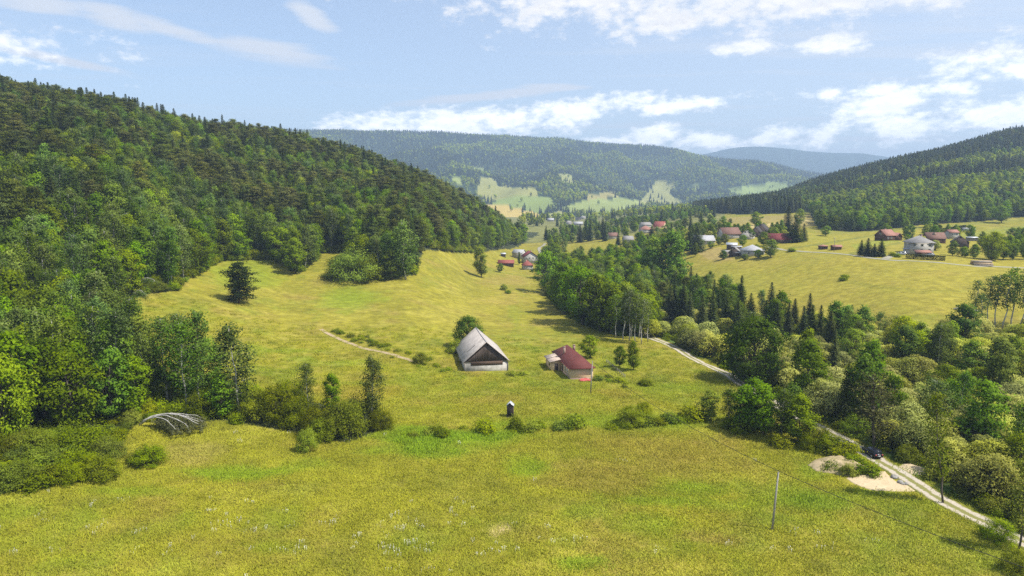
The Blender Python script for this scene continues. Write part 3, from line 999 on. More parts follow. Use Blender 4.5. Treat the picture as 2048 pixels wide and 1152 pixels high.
M['gravel'] = rough_mat('pad_gravel', (.56, .45, .29), (.42, .33, .20), 3.5, .95, .8, spec=.1)
M['dirt'] = rough_mat('mound_dirt', (.46, .36, .22), (.17, .15, .05), 1.2, .95, .8, spec=.1)
blob('gravel_pad', [(1692, 957), (1725, 945), (1770, 943), (1790, 962), (1815, 972), (1842, 980), (1800, 983), (1745, 980), (1715, 970)], M['gravel'])
blob('dirt_mound', [(1616, 930), (1640, 917), (1680, 915), (1715, 925), (1740, 940), (1735, 950), (1700, 952), (1660, 946), (1630, 942)], M['dirt'], .1, 1.1, 5)
blob('gravel_verge', [(1795, 934), (1812, 927), (1840, 934), (1862, 944), (1850, 952), (1818, 946)], M['gravel'], .08, .25, 9)

# ------------------------------------------------------------------ buildings
M['plaster_white'] = rough_mat('plaster_white', (.46, .44, .40), (.37, .35, .32), 1.5, .9, .15)
M['plaster_cream'] = rough_mat('plaster_cream', (.64, .47, .28), (.56, .41, .24), 1.2, .9, .12)
M['whitewash'] = rough_mat('whitewash', (.52, .49, .44), (.30, .28, .24), .9, .92, .4, detail=8)
M['old_boards'] = rough_mat('old_boards', (.125, .094, .078), (.046, .034, .028), 4, .9, .6, stretch=(6, 6, .35))
M['brown_boards'] = rough_mat('brown_boards', (.13, .085, .06), (.07, .045, .03), 4, .9, .6, stretch=(1, 1, 5))
M['log_wall'] = rough_mat('log_wall', (.13, .065, .04), (.075, .04, .024), 3, .85, .4, stretch=(.4, .4, 5))
M['grey_roof'] = rough_mat('grey_roof', (.30, .285, .27), (.20, .19, .18), 1.2, .9, .2)
M['pale_roof'] = rough_mat('pale_roof', (.40, .40, .41), (.31, .31, .32), 1, .6, .1)
M['tin'] = rough_mat('tin', (.62, .64, .66), (.45, .46, .48), 2, .45, .1, metal=.3)
M['red_roof'] = rough_mat('red_roof', (.29, .085, .062), (.22, .065, .05), 1.4, .7, .15)
M['salmon_roof'] = rough_mat('salmon_roof', (.34, .17, .125), (.27, .13, .10), 1.4, .8, .15)
M['brown_roof'] = rough_mat('brown_roof', (.22, .12, .09), (.15, .085, .065), 1.4, .85, .15)
M['dark_roof'] = rough_mat('dark_roof', (.075, .065, .06), (.045, .04, .038), 1.4, .85, .15)
M['dark_red_roof'] = rough_mat('dark_red_roof', (.20, .045, .04), (.14, .03, .03), 1.4, .75, .15)
M['brick'] = rough_mat('chimney_brick', (.38, .27, .21), (.27, .18, .14), 5, .9, .3)
M['grey_stone'] = rough_mat('grey_stone', (.34, .32, .29), (.20, .19, .17), 3, .9, .6)
M['wood_grey'] = rough_mat('weathered_wood', (.30, .27, .23), (.17, .15, .13), 5, .9, .4, stretch=(4, 4, .4))
M['pole_grey'] = rough_mat('pole_concrete', (.36, .34, .31), (.26, .245, .22), 4, .9, .2)
m, nt, p = new_mat('window_glass')
setin(nt, p, 'Base Color', (.02, .025, .03)); setin(nt, p, 'Roughness', .08); setin(nt, p, 'Specular IOR Level', .6)
M['glass'] = m
m, nt, p = new_mat('dark_opening')
setin(nt, p, 'Base Color', (.02, .017, .015)); setin(nt, p, 'Roughness', .9)
M['dark'] = m
m, nt, p = new_mat('white_paint')
setin(nt, p, 'Base Color', (.75, .75, .73)); setin(nt, p, 'Roughness', .5)
M['white'] = m
m, nt, p = new_mat('wire_metal')
setin(nt, p, 'Base Color', (.04, .04, .04)); setin(nt, p, 'Roughness', .5); setin(nt, p, 'Metallic', .5)
M['wire'] = m


def sheet_roof_mat(name, c, c2, rib=.35, axis=1, rough=.55):
    """profiled roof sheets: ribs running down the slope, faded and stained"""
    m, nt, p = new_mat(name)
    tc = nt.n('ShaderNodeTexCoord').outputs['Object']
    s = nt.n('ShaderNodeSeparateXYZ', ins={0: tc}).outputs[axis]
    w = nt.math('SINE', nt.math('MULTIPLY', s, 2 * math.pi / rib))
    n = nt.noise(.8, 6, tc, .6)
    base = nt.mix(nt.ramp(n, .3, .7), c2, c)
    base = nt.mix(nt.ramp(w, -1, -.3, .35, 0), base, tuple(v * .55 for v in c2))
    setin(nt, p, 'Base Color', base); setin(nt, p, 'Roughness', rough)
    b = nt.n('ShaderNodeBump', ins={'Strength': .6, 'Distance': .04, 'Height': w})
    nt.t.links.new(b.outputs[0], p.inputs['Normal'])
    return m


def tile_roof_mat(name, c, c2, moss, tile=.45):
    """weathered square cement tiles laid point down, lichen and replaced courses"""
    m, nt, p = new_mat(name)
    tc = nt.n('ShaderNodeTexCoord').outputs['Object']
    mp = nt.n('ShaderNodeMapping', ins={0: tc, 2: (0, 0, R(45)), 3: (1 / tile, 1 / tile, 1 / tile)}).outputs[0]
    ck = nt.n('ShaderNodeTexWhiteNoise', noise_dimensions='3D', ins={0: nt.n('ShaderNodeVectorMath', operation='FLOOR', ins={0: mp}).outputs[0]}).outputs[0]
    n = nt.noise(.55, 7, tc, .65)
    n_ = nt.noise(2.6, 6, tc, .7)
    base = nt.mix(nt.ramp(n, .32, .68), c2, c)
    base = nt.mix(nt.math('MULTIPLY', ck, .45), base, tuple(v * .55 for v in c))
    base = nt.mix(nt.ramp(n_, .56, .72, 0, .7), base, moss)
    setin(nt, p, 'Base Color', base); setin(nt, p, 'Roughness', .85)
    b = nt.n('ShaderNodeBump', ins={'Strength': .5, 'Distance': .04, 'Height': ck})
    nt.t.links.new(b.outputs[0], p.inputs['Normal'])
    return m


M['barn_tiles'] = tile_roof_mat('barn_tiles', (.50, .45, .405), (.36, .325, .295), (.24, .19, .13), .5)
M['house_sheet'] = sheet_roof_mat('house_sheet', (.155, .043, .036), (.115, .033, .028), .38, 1, .75)
M['annex_sheet'] = sheet_roof_mat('annex_sheet', (.56, .46, .38), (.42, .32, .26), .25, 1, .6)


def hip_roof(b, x0, x1, y0, y1, z, hr, inset0, inset1, t=.16):
    xm = (x0 + x1) / 2
    v = [(x0, y0, z), (x1, y0, z), (x1, y1, z), (x0, y1, z), (xm, y0 + inset0, z + hr), (xm, y1 - inset1, z + hr),
         (x0, y0, z - t), (x1, y0, z - t), (x1, y1, z - t), (x0, y1, z - t)]
    f = [(0, 1, 4), (1, 2, 5, 4), (2, 3, 5), (3, 0, 4, 5), (6, 7, 1, 0), (7, 8, 2, 1), (8, 9, 3, 2), (9, 6, 0, 3), (6, 9, 8, 7)]
    return b.add(v, f)


def house(name, label, cat, loc, rz, W, L, hw, hr, wall, roof, kind='gable', oh=.45, ohy=.45, wins=(), doors=(), chim=(), group=None, inset=None, gablem=None, across=False):
    """walls W wide (x) and L long (y); front wall at y=0, ridge along y (along x when across)"""
    o = thing(name, label, cat, loc, rz, group)
    b = MB()
    if kind == 'hip':
        b.box(-W / 2, W / 2, 0, L, -1.2, hw)
    elif kind == 'lean':
        b.prismx([(0, -1.2), (0, hw), (L, hw + hr), (L, -1.2)], -W / 2, W / 2)
    elif across:
        b.prismx([(0, -1.2), (0, hw), (L / 2, hw + hr), (L, hw), (L, -1.2)], -W / 2, W / 2)
    else:
        b.prism([(-W / 2, -1.2), (W / 2, -1.2), (W / 2, hw), (0, hw + hr), (-W / 2, hw)], 0, L)
    b.build('wall', M[wall], o)
    r = MB()
    t = .2
    if kind == 'hip':
        i = W / 2 * .95 if inset is None else inset
        hip_roof(r, -W / 2 - oh, W / 2 + oh, -oh, L + oh, hw + .1, hr, i + oh, i + oh)
    elif kind == 'lean':
        s = hr / L
        r.prismx([(-oh, hw - oh * s + .01), (L + oh, hw + hr + oh * s + .01), (L + oh, hw + hr + oh * s + .16), (-oh, hw - oh * s + .16)], -W / 2 - oh, W / 2 + oh)
    elif across:
        s = hr / (L / 2)
        r.prismx([(-oh, hw - oh * s + .02), (L / 2, hw + hr + .02), (L + oh, hw - oh * s + .02), (L + oh, hw - oh * s + t), (L / 2, hw + hr + t + .02), (-oh, hw - oh * s + t)], -W / 2 - ohy, W / 2 + ohy)
    else:
        s = hr / (W / 2)
        r.prism([(-W / 2 - oh, hw - oh * s + .02), (0, hw + hr + .02), (W / 2 + oh, hw - oh * s + .02), (W / 2 + oh, hw - oh * s + t), (0, hw + hr + t + .02), (-W / 2 - oh, hw - oh * s + t)], -ohy, L + ohy)
    rf = r.build('roof', M[roof], o)
    for (x, y, w, z0, z1) in chim:
        MB().box(x - w / 2, x + w / 2, y - w / 2, y + w / 2, z0, z1).box(x - w / 2 - .06, x + w / 2 + .06, y - w / 2 - .06, y + w / 2 + .06, z1, z1 + .12).build('chimney', M['brick'], rf)
    for (sd, a, z, w, h) in wins:
        window(o, sd, a, z, w, h, W, L)
    for (sd, a, w, h) in doors:
        window(o, sd, a, 0, w, h, W, L, 'door')
    return o


def window(o, sd, a, z, w, h, W, L, nm='window'):
    """sd: f front (y=0), l left (x=-W/2), r right, b back; a = distance along the wall"""
    def place(b, a0, a1, z0, z1, d0, d1):
        if sd == 'f':
            b.box(a0, a1, -d1, -d0, z0, z1)
        elif sd == 'b':
            b.box(a0, a1, L + d0, L + d1, z0, z1)
        elif sd == 'l':
            b.box(-W / 2 - d1, -W / 2 - d0, a0, a1, z0, z1)
        else:
            b.box(W / 2 + d0, W / 2 + d1, a0, a1, z0, z1)
    if nm == 'door':
        b = MB()
        place(b, a - w / 2, a + w / 2, z - .1, z + h, -.02, .05)
        return b.build('door', M['old_boards'], o)
    b = MB()
    t = .09
    place(b, a - w / 2, a + w / 2, z, z + t, -.02, .05)
    place(b, a - w / 2, a + w / 2, z + h - t, z + h, -.02, .05)
    place(b, a - w / 2, a - w / 2 + t, z + t, z + h - t, -.02, .05)
    place(b, a + w / 2 - t, a + w / 2, z + t, z + h - t, -.02, .05)
    place(b, a - t * .3, a + t * .3, z + t, z + h - t, -.02, .045)
    fr = b.build('window', M['white'], o)
    g = MB()
    place(g, a - w / 2 + t * .5, a + w / 2 - t * .5, z + t * .5, z + h - t * .5, -.02, .02)
    g.build('pane', M['glass'], fr)
    return fr


# --- the old barn
def barn():
    a, c = ground(927, 741), ground(1019, 743)
    base = (a + c) / 2
    d = (c - a).normalized()
    W = (c - a).length - .7
    rz = R(10.5)
    z = min(a.z, c.z)
    o = thing('barn', 'old whitewashed barn with pale grey tiled roof and dark boarded gable', 'barn', (base.x, base.y, z), rz)
    L, hw, hr = 22.5, 3.1, 5.3
    MB().box(-W / 2, W / 2, 0, L, -1.2, hw - .6).prism([(-W / 2 + .1, hw - .6), (W / 2 - .1, hw - .6), (W / 2 - .1, hw), (.0, hw + hr - .1), (-W / 2 + .1, hw)], .25, L - .2).build('wall', M['whitewash'], o)
    g = MB()                       # boarded gable, single planks of uneven length
    x = -W / 2 + .25
    random.seed(3)
    while x < W / 2 - .3:
        w = random.uniform(.2, .3)
        if x + w > W / 2 - .25:
            break
        top = hw + hr * (1 - max(abs(x), abs(x + w)) / (W / 2)) - .12
        lo = hw - .1 + random.uniform(-.07, .05)
        if top > lo + .15:
            g.box(x, x + w - .02, .08 + random.uniform(-.02, .02), .2, lo, top)
        x += w
    g.build('gable_boards', M['old_boards'], o)
    MB().box(-W / 2 + 1.7, W / 2 - 1.5, -.05, .12, hw - 1.2, hw - .12).build('board_band', M['brown_boards'], o)
    s = hr / (W / 2)
    oh, t = .55, .16
    r = MB()
    # swaybacked old roof: five bays with a slight sag
    ys = np.linspace(-.24, L + .5, 7)
    sag = [0, -.05, -.13, -.16, -.12, -.04, 0]
    prof = []
    for k, y in enumerate(ys):
        zz = sag[k]
        e = hw - oh * s
        prof.append([(-W / 2 - oh, y, e), (0, y, hw + hr + zz + .02), (W / 2 + oh, y, e), (W / 2 + oh, y, e + t), (0, y, hw + hr + zz + t + .02), (-W / 2 - oh, y, e + t)])
    vv = [p for q in prof for p in q]
    ff = [tuple(range(6)), tuple(range(41, 35, -1))]
    for k in range(6):
        ff += [(k * 6 + i, k * 6 + i + 6, k * 6 + (i + 1) % 6 + 6, k * 6 + (i + 1) % 6) for i in range(6)]
    rf = r.add(vv, ff).build('roof', M['barn_tiles'], o)
    MB().tube([(0, y, hw + hr + sag[k] + t + .03) for k, y in enumerate(ys)], .07, 6).build('ridge_cap', M['pale_roof'], rf)
    # slipped course: a narrow dark gap on the left slope
    nrm = Vector((-s, 0, 1)).normalized()
    sl = Vector((-1, 0, -s)).normalized()
    p0 = Vector((-W / 2 * .40, 6.2, hw + hr * .60 + t - .06))
    b = MB()
    q = [p0 + Vector((0, -.2, 0)), p0 + Vector((0, .2, 0)), p0 + sl * 3.1 + Vector((0, .15, 0)), p0 + sl * 3.1 + Vector((0, -.25, 0))]
    b.add([p + nrm * .03 for p in q] + [p + nrm * .07 for p in q], [(3, 2, 1, 0), (4, 5, 6, 7), (0, 1, 5, 4), (1, 2, 6, 5), (2, 3, 7, 6), (3, 0, 4, 7)]).build('roof_gap', M['dark'], rf)
    for sx in (-1, 1):
        MB().box(sx * W / 2 - .09, sx * W / 2 + .09, -.12, .02, -1, hw - .1).build('corner_post', M['wood_grey'], o)
    fb = MB()                      # barge boards
    for sx in (-1, 1):
        fb.add([(0, -.245, hw + hr), (0, -.245, hw + hr + t), (sx * (W / 2 + oh), -.245, hw - oh * s + t), (sx * (W / 2 + oh), -.245, hw - oh * s),
                (0, -.30, hw + hr), (0, -.30, hw + hr + t + .02), (sx * (W / 2 + oh), -.30, hw - oh * s + t + .02), (sx * (W / 2 + oh), -.30, hw - oh * s)],
               [(0, 1, 2, 3), (7, 6, 5, 4), (0, 4, 5, 1), (1, 5, 6, 2), (2, 6, 7, 3), (3, 7, 4, 0)])
    fb.build('barge_board', M['brown_boards'], rf)
    MB().box(-W / 2 - .06, -W / 2 + .04, 8, 10.6, 0, 2.4).build('door', M['old_boards'], o)
    return o


barn()


# --- the cottage
def cottage():
    a, c = ground(1140, 757), ground(1187, 758)
    base = (a + c) / 2
    W = (c - a).length
    rz = R(9.5)
    L, hw, hr = 20.5, 2.95, 2.9
    o = house('cottage', 'cream cottage with dark red hipped roof beside leafy tree', 'house', (base.x, base.y, min(a.z, c.z)), rz, W, L, hw, hr, 'plaster_cream', 'house_sheet', 'hip', .5,
              wins=[('l', 3.2, 1.1, .8, 1.1), ('l', 5.6, 1.1, 1.0, 1.2), ('r', 5, 1.1, 1.2, 1.3), ('r', 11, 1.1, 1.2, 1.3)], doors=[('l', 8.7, 1.1, 2.1), ('r', 2.0, .9, 2.0)],
              chim=[(-1.9, 12.2, .62, hw + .8, hw + 3.2), (1.3, 13.5, .62, hw + 1.6, hw + 3.4)], inset=4.0)
    MB().box(-W / 2 - .05, W / 2 + .05, -.05, L + .05, -1.2, .28).build('plinth', M['brick'], o)
    # lean-to annexe on the left side
    MB().prism([(-W / 2 - 3.0, -1.2), (-W / 2 - .002, -1.2), (-W / 2 - .002, 2.95), (-W / 2 - 3.0, 2.45)], 10.2, 17.2).build('annexe_wall', M['plaster_cream'], o)
    rf = MB().prism([(-W / 2 - 3.5, 2.42), (-W / 2 - .3, 3.14), (-W / 2 - .3, 3.26), (-W / 2 - 3.5, 2.54)], 9.7, 17.7).build('annexe_roof', M['annex_sheet'], o)
    MB().prism([(-W / 2 - 3.52, 2.56), (-W / 2 - .3, 3.28), (-W / 2 - .3, 3.33), (-W / 2 - 3.52, 2.61)], 13.6, 13.75).build('roof_batten', M['dark'], rf)
    MB().box(-W / 2 - 3.05, -W / 2 - 2.98, 12, 13.2, .9, 1.9).build('window', M['glass'], o)
    MB().box(-W / 2 - 2.0, -W / 2 - 1.0, 10.13, 10.22, 0, 2).build('door', M['old_boards'], o)
    gt = MB()                      # gutter along the eaves
    gt.box(-W / 2 - .62, -W / 2 - .52, -.5, 9.5, hw - .06, hw + .06)
    gt.box(-W / 2 - .5, W / 2 + .5, -.62, -.52, hw - .06, hw + .06)
    gt.build('gutter', M['dark_red_roof'], o)
    return o


cottage()
g0 = ground(1170, 761)
m, nt, p = new_mat('red_cloth')
setin(nt, p, 'Base Color', (.48, .10, .09)); setin(nt, p, 'Roughness', .7)
M['red_cloth'] = m
b = MB()
nx, ny = 9, 6
vv = [(-1.6 + 3.2 * i / (nx - 1), -.9 + 1.8 * j / (ny - 1), .35 + .12 * math.sin(i * 1.7 + j) + .1 * math.cos(j * 2.1 - i) - .2 * (abs(i - 4) / 4) ** 3) for j in range(ny) for i in range(nx)]
ff = [(j * nx + i, j * nx + i + 1, (j + 1) * nx + i + 1, (j + 1) * nx + i) for j in range(ny - 1) for i in range(nx - 1)]
vv2 = [(x, y, 0.0) for x, y, z in vv]
k = nx * ny
rim = [j * nx for j in range(ny)][::-1] + list(range(1, nx)) + [j * nx + nx - 1 for j in range(1, ny)] + list(range((ny - 1) * nx + nx - 2, (ny - 1) * nx, -1))
ff += [tuple(i + k for i in f[::-1]) for f in ff] + [(rim[i], rim[(i + 1) % len(rim)], rim[(i + 1) % len(rim)] + k, rim[i] + k) for i in range(len(rim))]
b.add(vv + vv2, ff)
tag(b.build('tarpaulin', M['red_cloth'], None, True, (g0.x, g0.y, g0.z), R(10)), 'pinkish red tarpaulin lying on the grass at the cottage corner', 'tarpaulin')



# --- wooden wayside hut on the meadow
def hut():
    g = ground(1020, 835)
    o = thing('wooden_hut', 'tall narrow dark wooden hut with bright tin gable roof on the meadow', 'hut', g, R(-6))
    w, h = .72, 2.75
    b = MB().prism([(-w, -.3), (w, -.3), (w, h), (0, h + .62), (-w, h)], 0, 1.3)
    for i in range(7):
        x = -w + .1 + i * .2
        b.box(x, x + .03, -.03, .0, .05, h + .45 * (1 - abs(x) / w))
    b.build('wall', M['old_boards'], o)
    r = MB().prism([(-w - .14, h - .12), (0, h + .64), (w + .14, h - .12), (w + .14, h - .04), (0, h + .73), (-w - .14, h - .04)], -.14, 1.45)
    r.build('roof', M['tin'], o)
    MB().box(-.42, .42, -.05, -.02, .1, 2.1).build('door', M['dark'], o)
    MB().box(-w - .08, w + .08, -.08, 1.38, -.4, .08).build('footing', M['grey_stone'], o)


hut()


# --- poles and the wire
def pole(px, py, hgt, label, r0=.15, arm=True, loc=None, lean=0, mat='pole_grey'):
    g = loc or ground(px, py)
    o = thing('utility_pole', label, 'pole', g, 0, 'poles carrying the wire over the meadow')
    MB().tube([(0, 0, -.5), (lean * .5, 0, hgt * .5), (lean, 0, hgt)], [r0, r0 * .85, r0 * .65], 10).build('post', M[mat], o, True)
    if arm:
        MB().box(lean - .05, lean + .05, -.28, .28, hgt - .22, hgt - .12).build('crossarm', M['wood_grey'], o)
        MB().tube([(lean, 0, hgt - .05), (lean, 0, hgt + .14), (lean, 0, hgt + .2)], [.05, .08, .04], 8).build('insulator', M['white'], o)
    return g + Vector((lean, 0, hgt + .15))


t1 = pole(1181, 786, 8.0, 'grey pole standing in front of the cream cottage', lean=.35)
t2 = pole(1544, 1060, 8.9, 'tall pale pole alone in the near meadow', .17, lean=.5, arm=False)
t0 = Vector((0, 0, 0))
gpt = Vector((62, 60, float(H(62, 60))))
d_ = (t2 - t1)
nx_ = Vector((t2.x + 30, t2.y - 42, 0))
nx_.z = float(H(nx_.x, nx_.y))
t3 = pole(0, 0, 8.9, 'grey pole beside the road beyond the near meadow', .17, loc=nx_)


def wire(a, b, sag, label):
    pts = [a.lerp(b, i / 24) - Vector((0, 0, sag * 4 * (i / 24) * (1 - i / 24))) for i in range(25)]
    tag(MB().tube(pts, .04, 5).build('power_line', M['wire'], None, True), label, 'wire', 'wires between the poles')


wire(t1, t2, 1.6, 'thin wire from the cottage pole down to the near meadow pole')
wire(t2, t3, 1.0, 'thin wire dropping from near meadow pole towards the road')

# --- hamlet houses and sheds (placed where their bases stand)
def at(px, py):
    return ground(px, py)


HOUSES, HBOX = [], []


def place_house(px, py, *a, dz=0, **k):
    g = ground(px, py)
    g.z += dz
    W_, L_, h_ = a[2], a[3], a[4] + a[5]
    d_ = g.y
    HOUSES.append((g.x - math.sin(R(a[1])) * L_ / 2, g.y + math.cos(R(a[1])) * L_ / 2, max(W_, L_) * .62 + 2.5))
    HBOX.append((px - W_ * .6 * F / d_, py - h_ * F / d_, px + W_ * .6 * F / d_, py, d_))
    return house(k.pop('name', 'house'), a[0], k.pop('cat', 'house'), g, R(a[1]), *a[2:], **k)


GW = 'houses of the hamlet across the valley'
# left hamlet
place_house(1057, 540, 'small pink house with red hipped roof below the white house', 10, 6.5, 8, 3.2, 3.2, 'plaster_white', 'red_roof', 'hip', wins=[('f', -1.2, 1.2, 1, 1.2)], chim=[(-1, 4, .6, 4, 7)], group='houses of the hamlet below the wood')
place_house(1062, 527, 'large white house with dark red roof at the wood end', 8, 11, 12, 5.2, 3.6, 'plaster_white', 'dark_red_roof', wins=[('f', x, z, 1.1, 1.3) for x in (-3.4, -.9, 1.6, 3.9) for z in (1, 3.5)], chim=[(1, 6, .7, 7, 9.6)], group='houses of the hamlet below the wood')
place_house(1012, 532, 'long low shed with bright red roof on upper meadow', 0, 11, 5, 2.2, 1.8, 'brown_boards', 'red_roof', across=True, cat='shed', name='shed')
place_house(1007, 514, 'tiny grey tin roofed shed above the red shed', 10, 3.4, 3, 2.4, .5, 'old_boards', 'tin', 'lean', cat='shed', name='shed')
place_house(1085, 520, 'low grey shed right of the white house', -20, 7, 4, 2, .8, 'wood_grey', 'dark_roof', 'lean', cat='shed', name='shed')
place_house(1048, 517, 'grey roofed wing behind the large white house', 60, 7, 9, 4.6, 2.4, 'plaster_white', 'pale_roof', group='houses of the hamlet below the wood')
# middle right hamlet
place_house(1296, 466, 'orange roofed cottage left of the pinkish red house', 15, 10, 11, 3.4, 3.6, 'plaster_white', 'salmon_roof', 'hip', group=GW)
place_house(1316, 462, 'tall house with pinkish red roof among field trees', -30, 10, 12, 4.6, 4.6, 'plaster_cream', 'red_roof', group=GW, across=True, wins=[('f', -2, 1.2, 1.3, 1.3), ('f', 2, 1.2, 1.3, 1.3)])
place_house(1294, 455, 'grey roofed house behind the orange roofed cottage', 20, 12, 8, 3, 2.8, 'plaster_white', 'grey_roof', group=GW, across=True)
place_house(1411, 490, 'bungalow with pale silver roof behind garden trees', 4, 13, 9, 3.0, 3.1, 'plaster_white', 'pale_roof', group=GW, across=True, wins=[('f', -3, 1, 1.4, 1.2), ('f', 3, 1, 1.4, 1.2)], chim=[(1, 5, .7, 5, 6.9)])
place_house(1464, 478, 'pale house with dusty brown red roof', 12, 13, 9, 3.6, 4, 'plaster_white', 'brown_roof', group=GW, across=True, wins=[('f', -3, 1, 1.3, 1.3), ('f', 0, 1, 1.3, 1.3)])
place_house(1490, 479, 'low grey gabled house beside the dusty brown roof', -35, 8, 9, 2.8, 2.8, 'plaster_white', 'grey_roof', group=GW)
place_house(1468, 513, 'weathered wooden shed with grey gable roof on the field edge', -25, 5.6, 6, 2.8, 2.4, 'old_boards', 'grey_roof', cat='shed', name='shed')
place_house(1479, 512, 'lean-to shed with white tin roof beside weathered shed', -20, 4.2, 2.6, 1.9, .5, 'old_boards', 'tin', 'lean', cat='shed', name='shed')
place_house(1452, 510, 'low grey lean-to left of the weathered shed', -25, 4, 4, 1.8, .6, 'wood_grey', 'grey_roof', 'lean', cat='shed', name='shed')
place_house(1463, 499, 'narrow shed with shining white roof behind weathered shed', -20, 6, 3.4, 3, .8, 'old_boards', 'tin', 'lean', cat='shed', name='shed')
place_house(1473, 501, 'open shelter with flat white roof behind weathered shed', -20, 5.5, 3, 2.2, .3, 'old_boards', 'pale_roof', 'lean', cat='shed', name='shed')
place_house(1508, 512, 'square house with pale pyramid roof near the lane', -8, 11.5, 10, 3.0, 3.0, 'plaster_white', 'pale_roof', 'hip', group=GW, wins=[('f', -3, 1, 1.3, 1.2), ('f', 1, 1, 1.3, 1.2), ('r', 4, 1, 1.3, 1.2)], inset=4.6)
place_house(1520, 473, 'tall dark wooden house with black gable roofs', -35, 8, 10, 4.4, 4.2, 'old_boards', 'dark_roof', group=GW, wins=[('f', 0, 2, 1.4, 1.3)])
place_house(1510, 474, 'dark timber annexe left of the black gabled house', -35, 6, 8, 3.6, 3.4, 'old_boards', 'dark_roof', group=GW)
place_house(1559, 487, 'long barn with dark red roof beside tall spruces', -14, 13, 8, 2.6, 3.2, 'old_boards', 'dark_red_roof', cat='barn', name='barn', across=True)
# pavilions on the field
place_house(1649, 499, 'open pavilion with salmon roof left of the field pole', 8, 3.8, 3.0, 1.8, .7, 'brown_boards', 'salmon_roof', 'hip', cat='pavilion', name='pavilion', inset=1.4)
place_house(1675, 500, 'small brown hut with pinkish roof right of field pole', 4, 4.6, 3.0, 1.8, .7, 'log_wall', 'salmon_roof', cat='hut', name='hut', across=True)
# right hamlet
place_house(1782, 481, 'log house with salmon roof at the head of the field', 24, 9.0, 8, 3.2, 3.3, 'log_wall', 'salmon_roof', across=True, group=GW, wins=[('f', -2.6, 1, 1.3, 1.2), ('f', .2, 1, 1.3, 1.2), ('l', 4, 3.4, 1.2, 1.1)], chim=[(1, 5.4, .8, 5.2, 7)])
place_house(1798, 481, 'reddish gabled wing of the log house', 10, 4, 7, 2.4, 2.2, 'log_wall', 'salmon_roof', group=GW)
hw_ = place_house(1843, 507, 'big white two storey house with grey pyramid roof', -14, 10.5, 10, 5.2, 3.3, 'plaster_white', 'grey_roof', 'hip', oh=.8, group=GW, inset=4.4,
                  wins=[('f', x, z, 1.2, 1.3) for x in (-3.4, 3.4) for z in (1, 3.4)] + [('l', y, 3.4, 1.2, 1.3) for y in (2.5, 7)] + [('f', 0, 3.4, 1.2, 1.3)], doors=[('f', 0, 1, 2.1)], chim=[(1.2, 6, .7, 7, 9)])
place_house(1848, 513, 'salmon roofed porch in front of the big white house', -14, 6, 3.6, 1.9, .7, 'brown_boards', 'salmon_roof', 'lean', cat='porch', name='porch')
place_house(1821, 508, 'flat roofed carport left of the big white house', -14, 4.5, 4, 2.3, .2, 'plaster_white', 'pale_roof', 'lean', cat='carport', name='carport')
place_house(1873, 486, 'brown house with chimneyed reddish roof behind white house', -10, 10, 8, 2.8, 3.2, 'log_wall', 'brown_roof', across=True, group=GW, chim=[(-.3, 2.6, 1.2, 4, 6.2)])
place_house(1908, 478, 'narrow white tower house with pink roof', 5, 6, 5, 4.2, 1.4, 'plaster_white', 'salmon_roof', across=True, group=GW, wins=[('f', -1.4, 2.4, 1.2, 1.1), ('f', 1.4, 2.4, 1.2, 1.1)])
place_house(1920, 494, 'dark roofed barn right of the narrow tower house', -30, 8, 9, 2.6, 3.2, 'old_boards', 'dark_roof', cat='barn', name='barn')
place_house(1946, 482, 'low hut with white tin roof by the dark barn', -8, 5.5, 3, 2, .3, 'wood_grey', 'tin', 'lean', cat='shed', name='shed')
# far village at the valley mouth
for (px, py, w, rz, lab, rf) in [(1102, 443, 11, 5, 'long white house at the valley mouth below the yellow field', 'pale_roof'), (1158, 441, 9, 20, 'white house with dark roof among far village trees', 'dark_roof'),
                                 (1166, 438, 9, -15, 'white gabled house highest in the far village', 'grey_roof'), (1157, 451, 14, 3, 'long low white hall in the far village', 'pale_roof'),
                                 (1140, 449, 8, 40, 'grey roofed house at the left of the far village', 'grey_roof'), (1228, 478, 9, 15, 'pinkish shed roof among spruces in the mid valley', 'brown_roof'),
                                 (1258, 486, 8, 5, 'flat grey roof behind valley spruces', 'grey_roof')]:
    place_house(px, py, lab, rz, w, 7, 3, 2.8, 'plaster_white', rf, across=True, group='houses of the far village')

# polytunnel and hedges
g = ground(1936, 461)
o = thing('greenhouse', 'pale rounded plastic greenhouse at the hedge end', 'greenhouse', g, R(12))
arc = [(2.0 * math.cos(t), 2.2 * math.sin(t)) for t in np.linspace(0, math.pi, 9)]
MB().prismx([(-2, -.4)] + [(-x, z) for x, z in arc] + [(2, -.4)], -5, 5).build('cover', M['pale_roof'], o)
MB().box(5.0, 5.06, -.5, .5, 0, 1.7).build('door', M['wood_grey'], o)


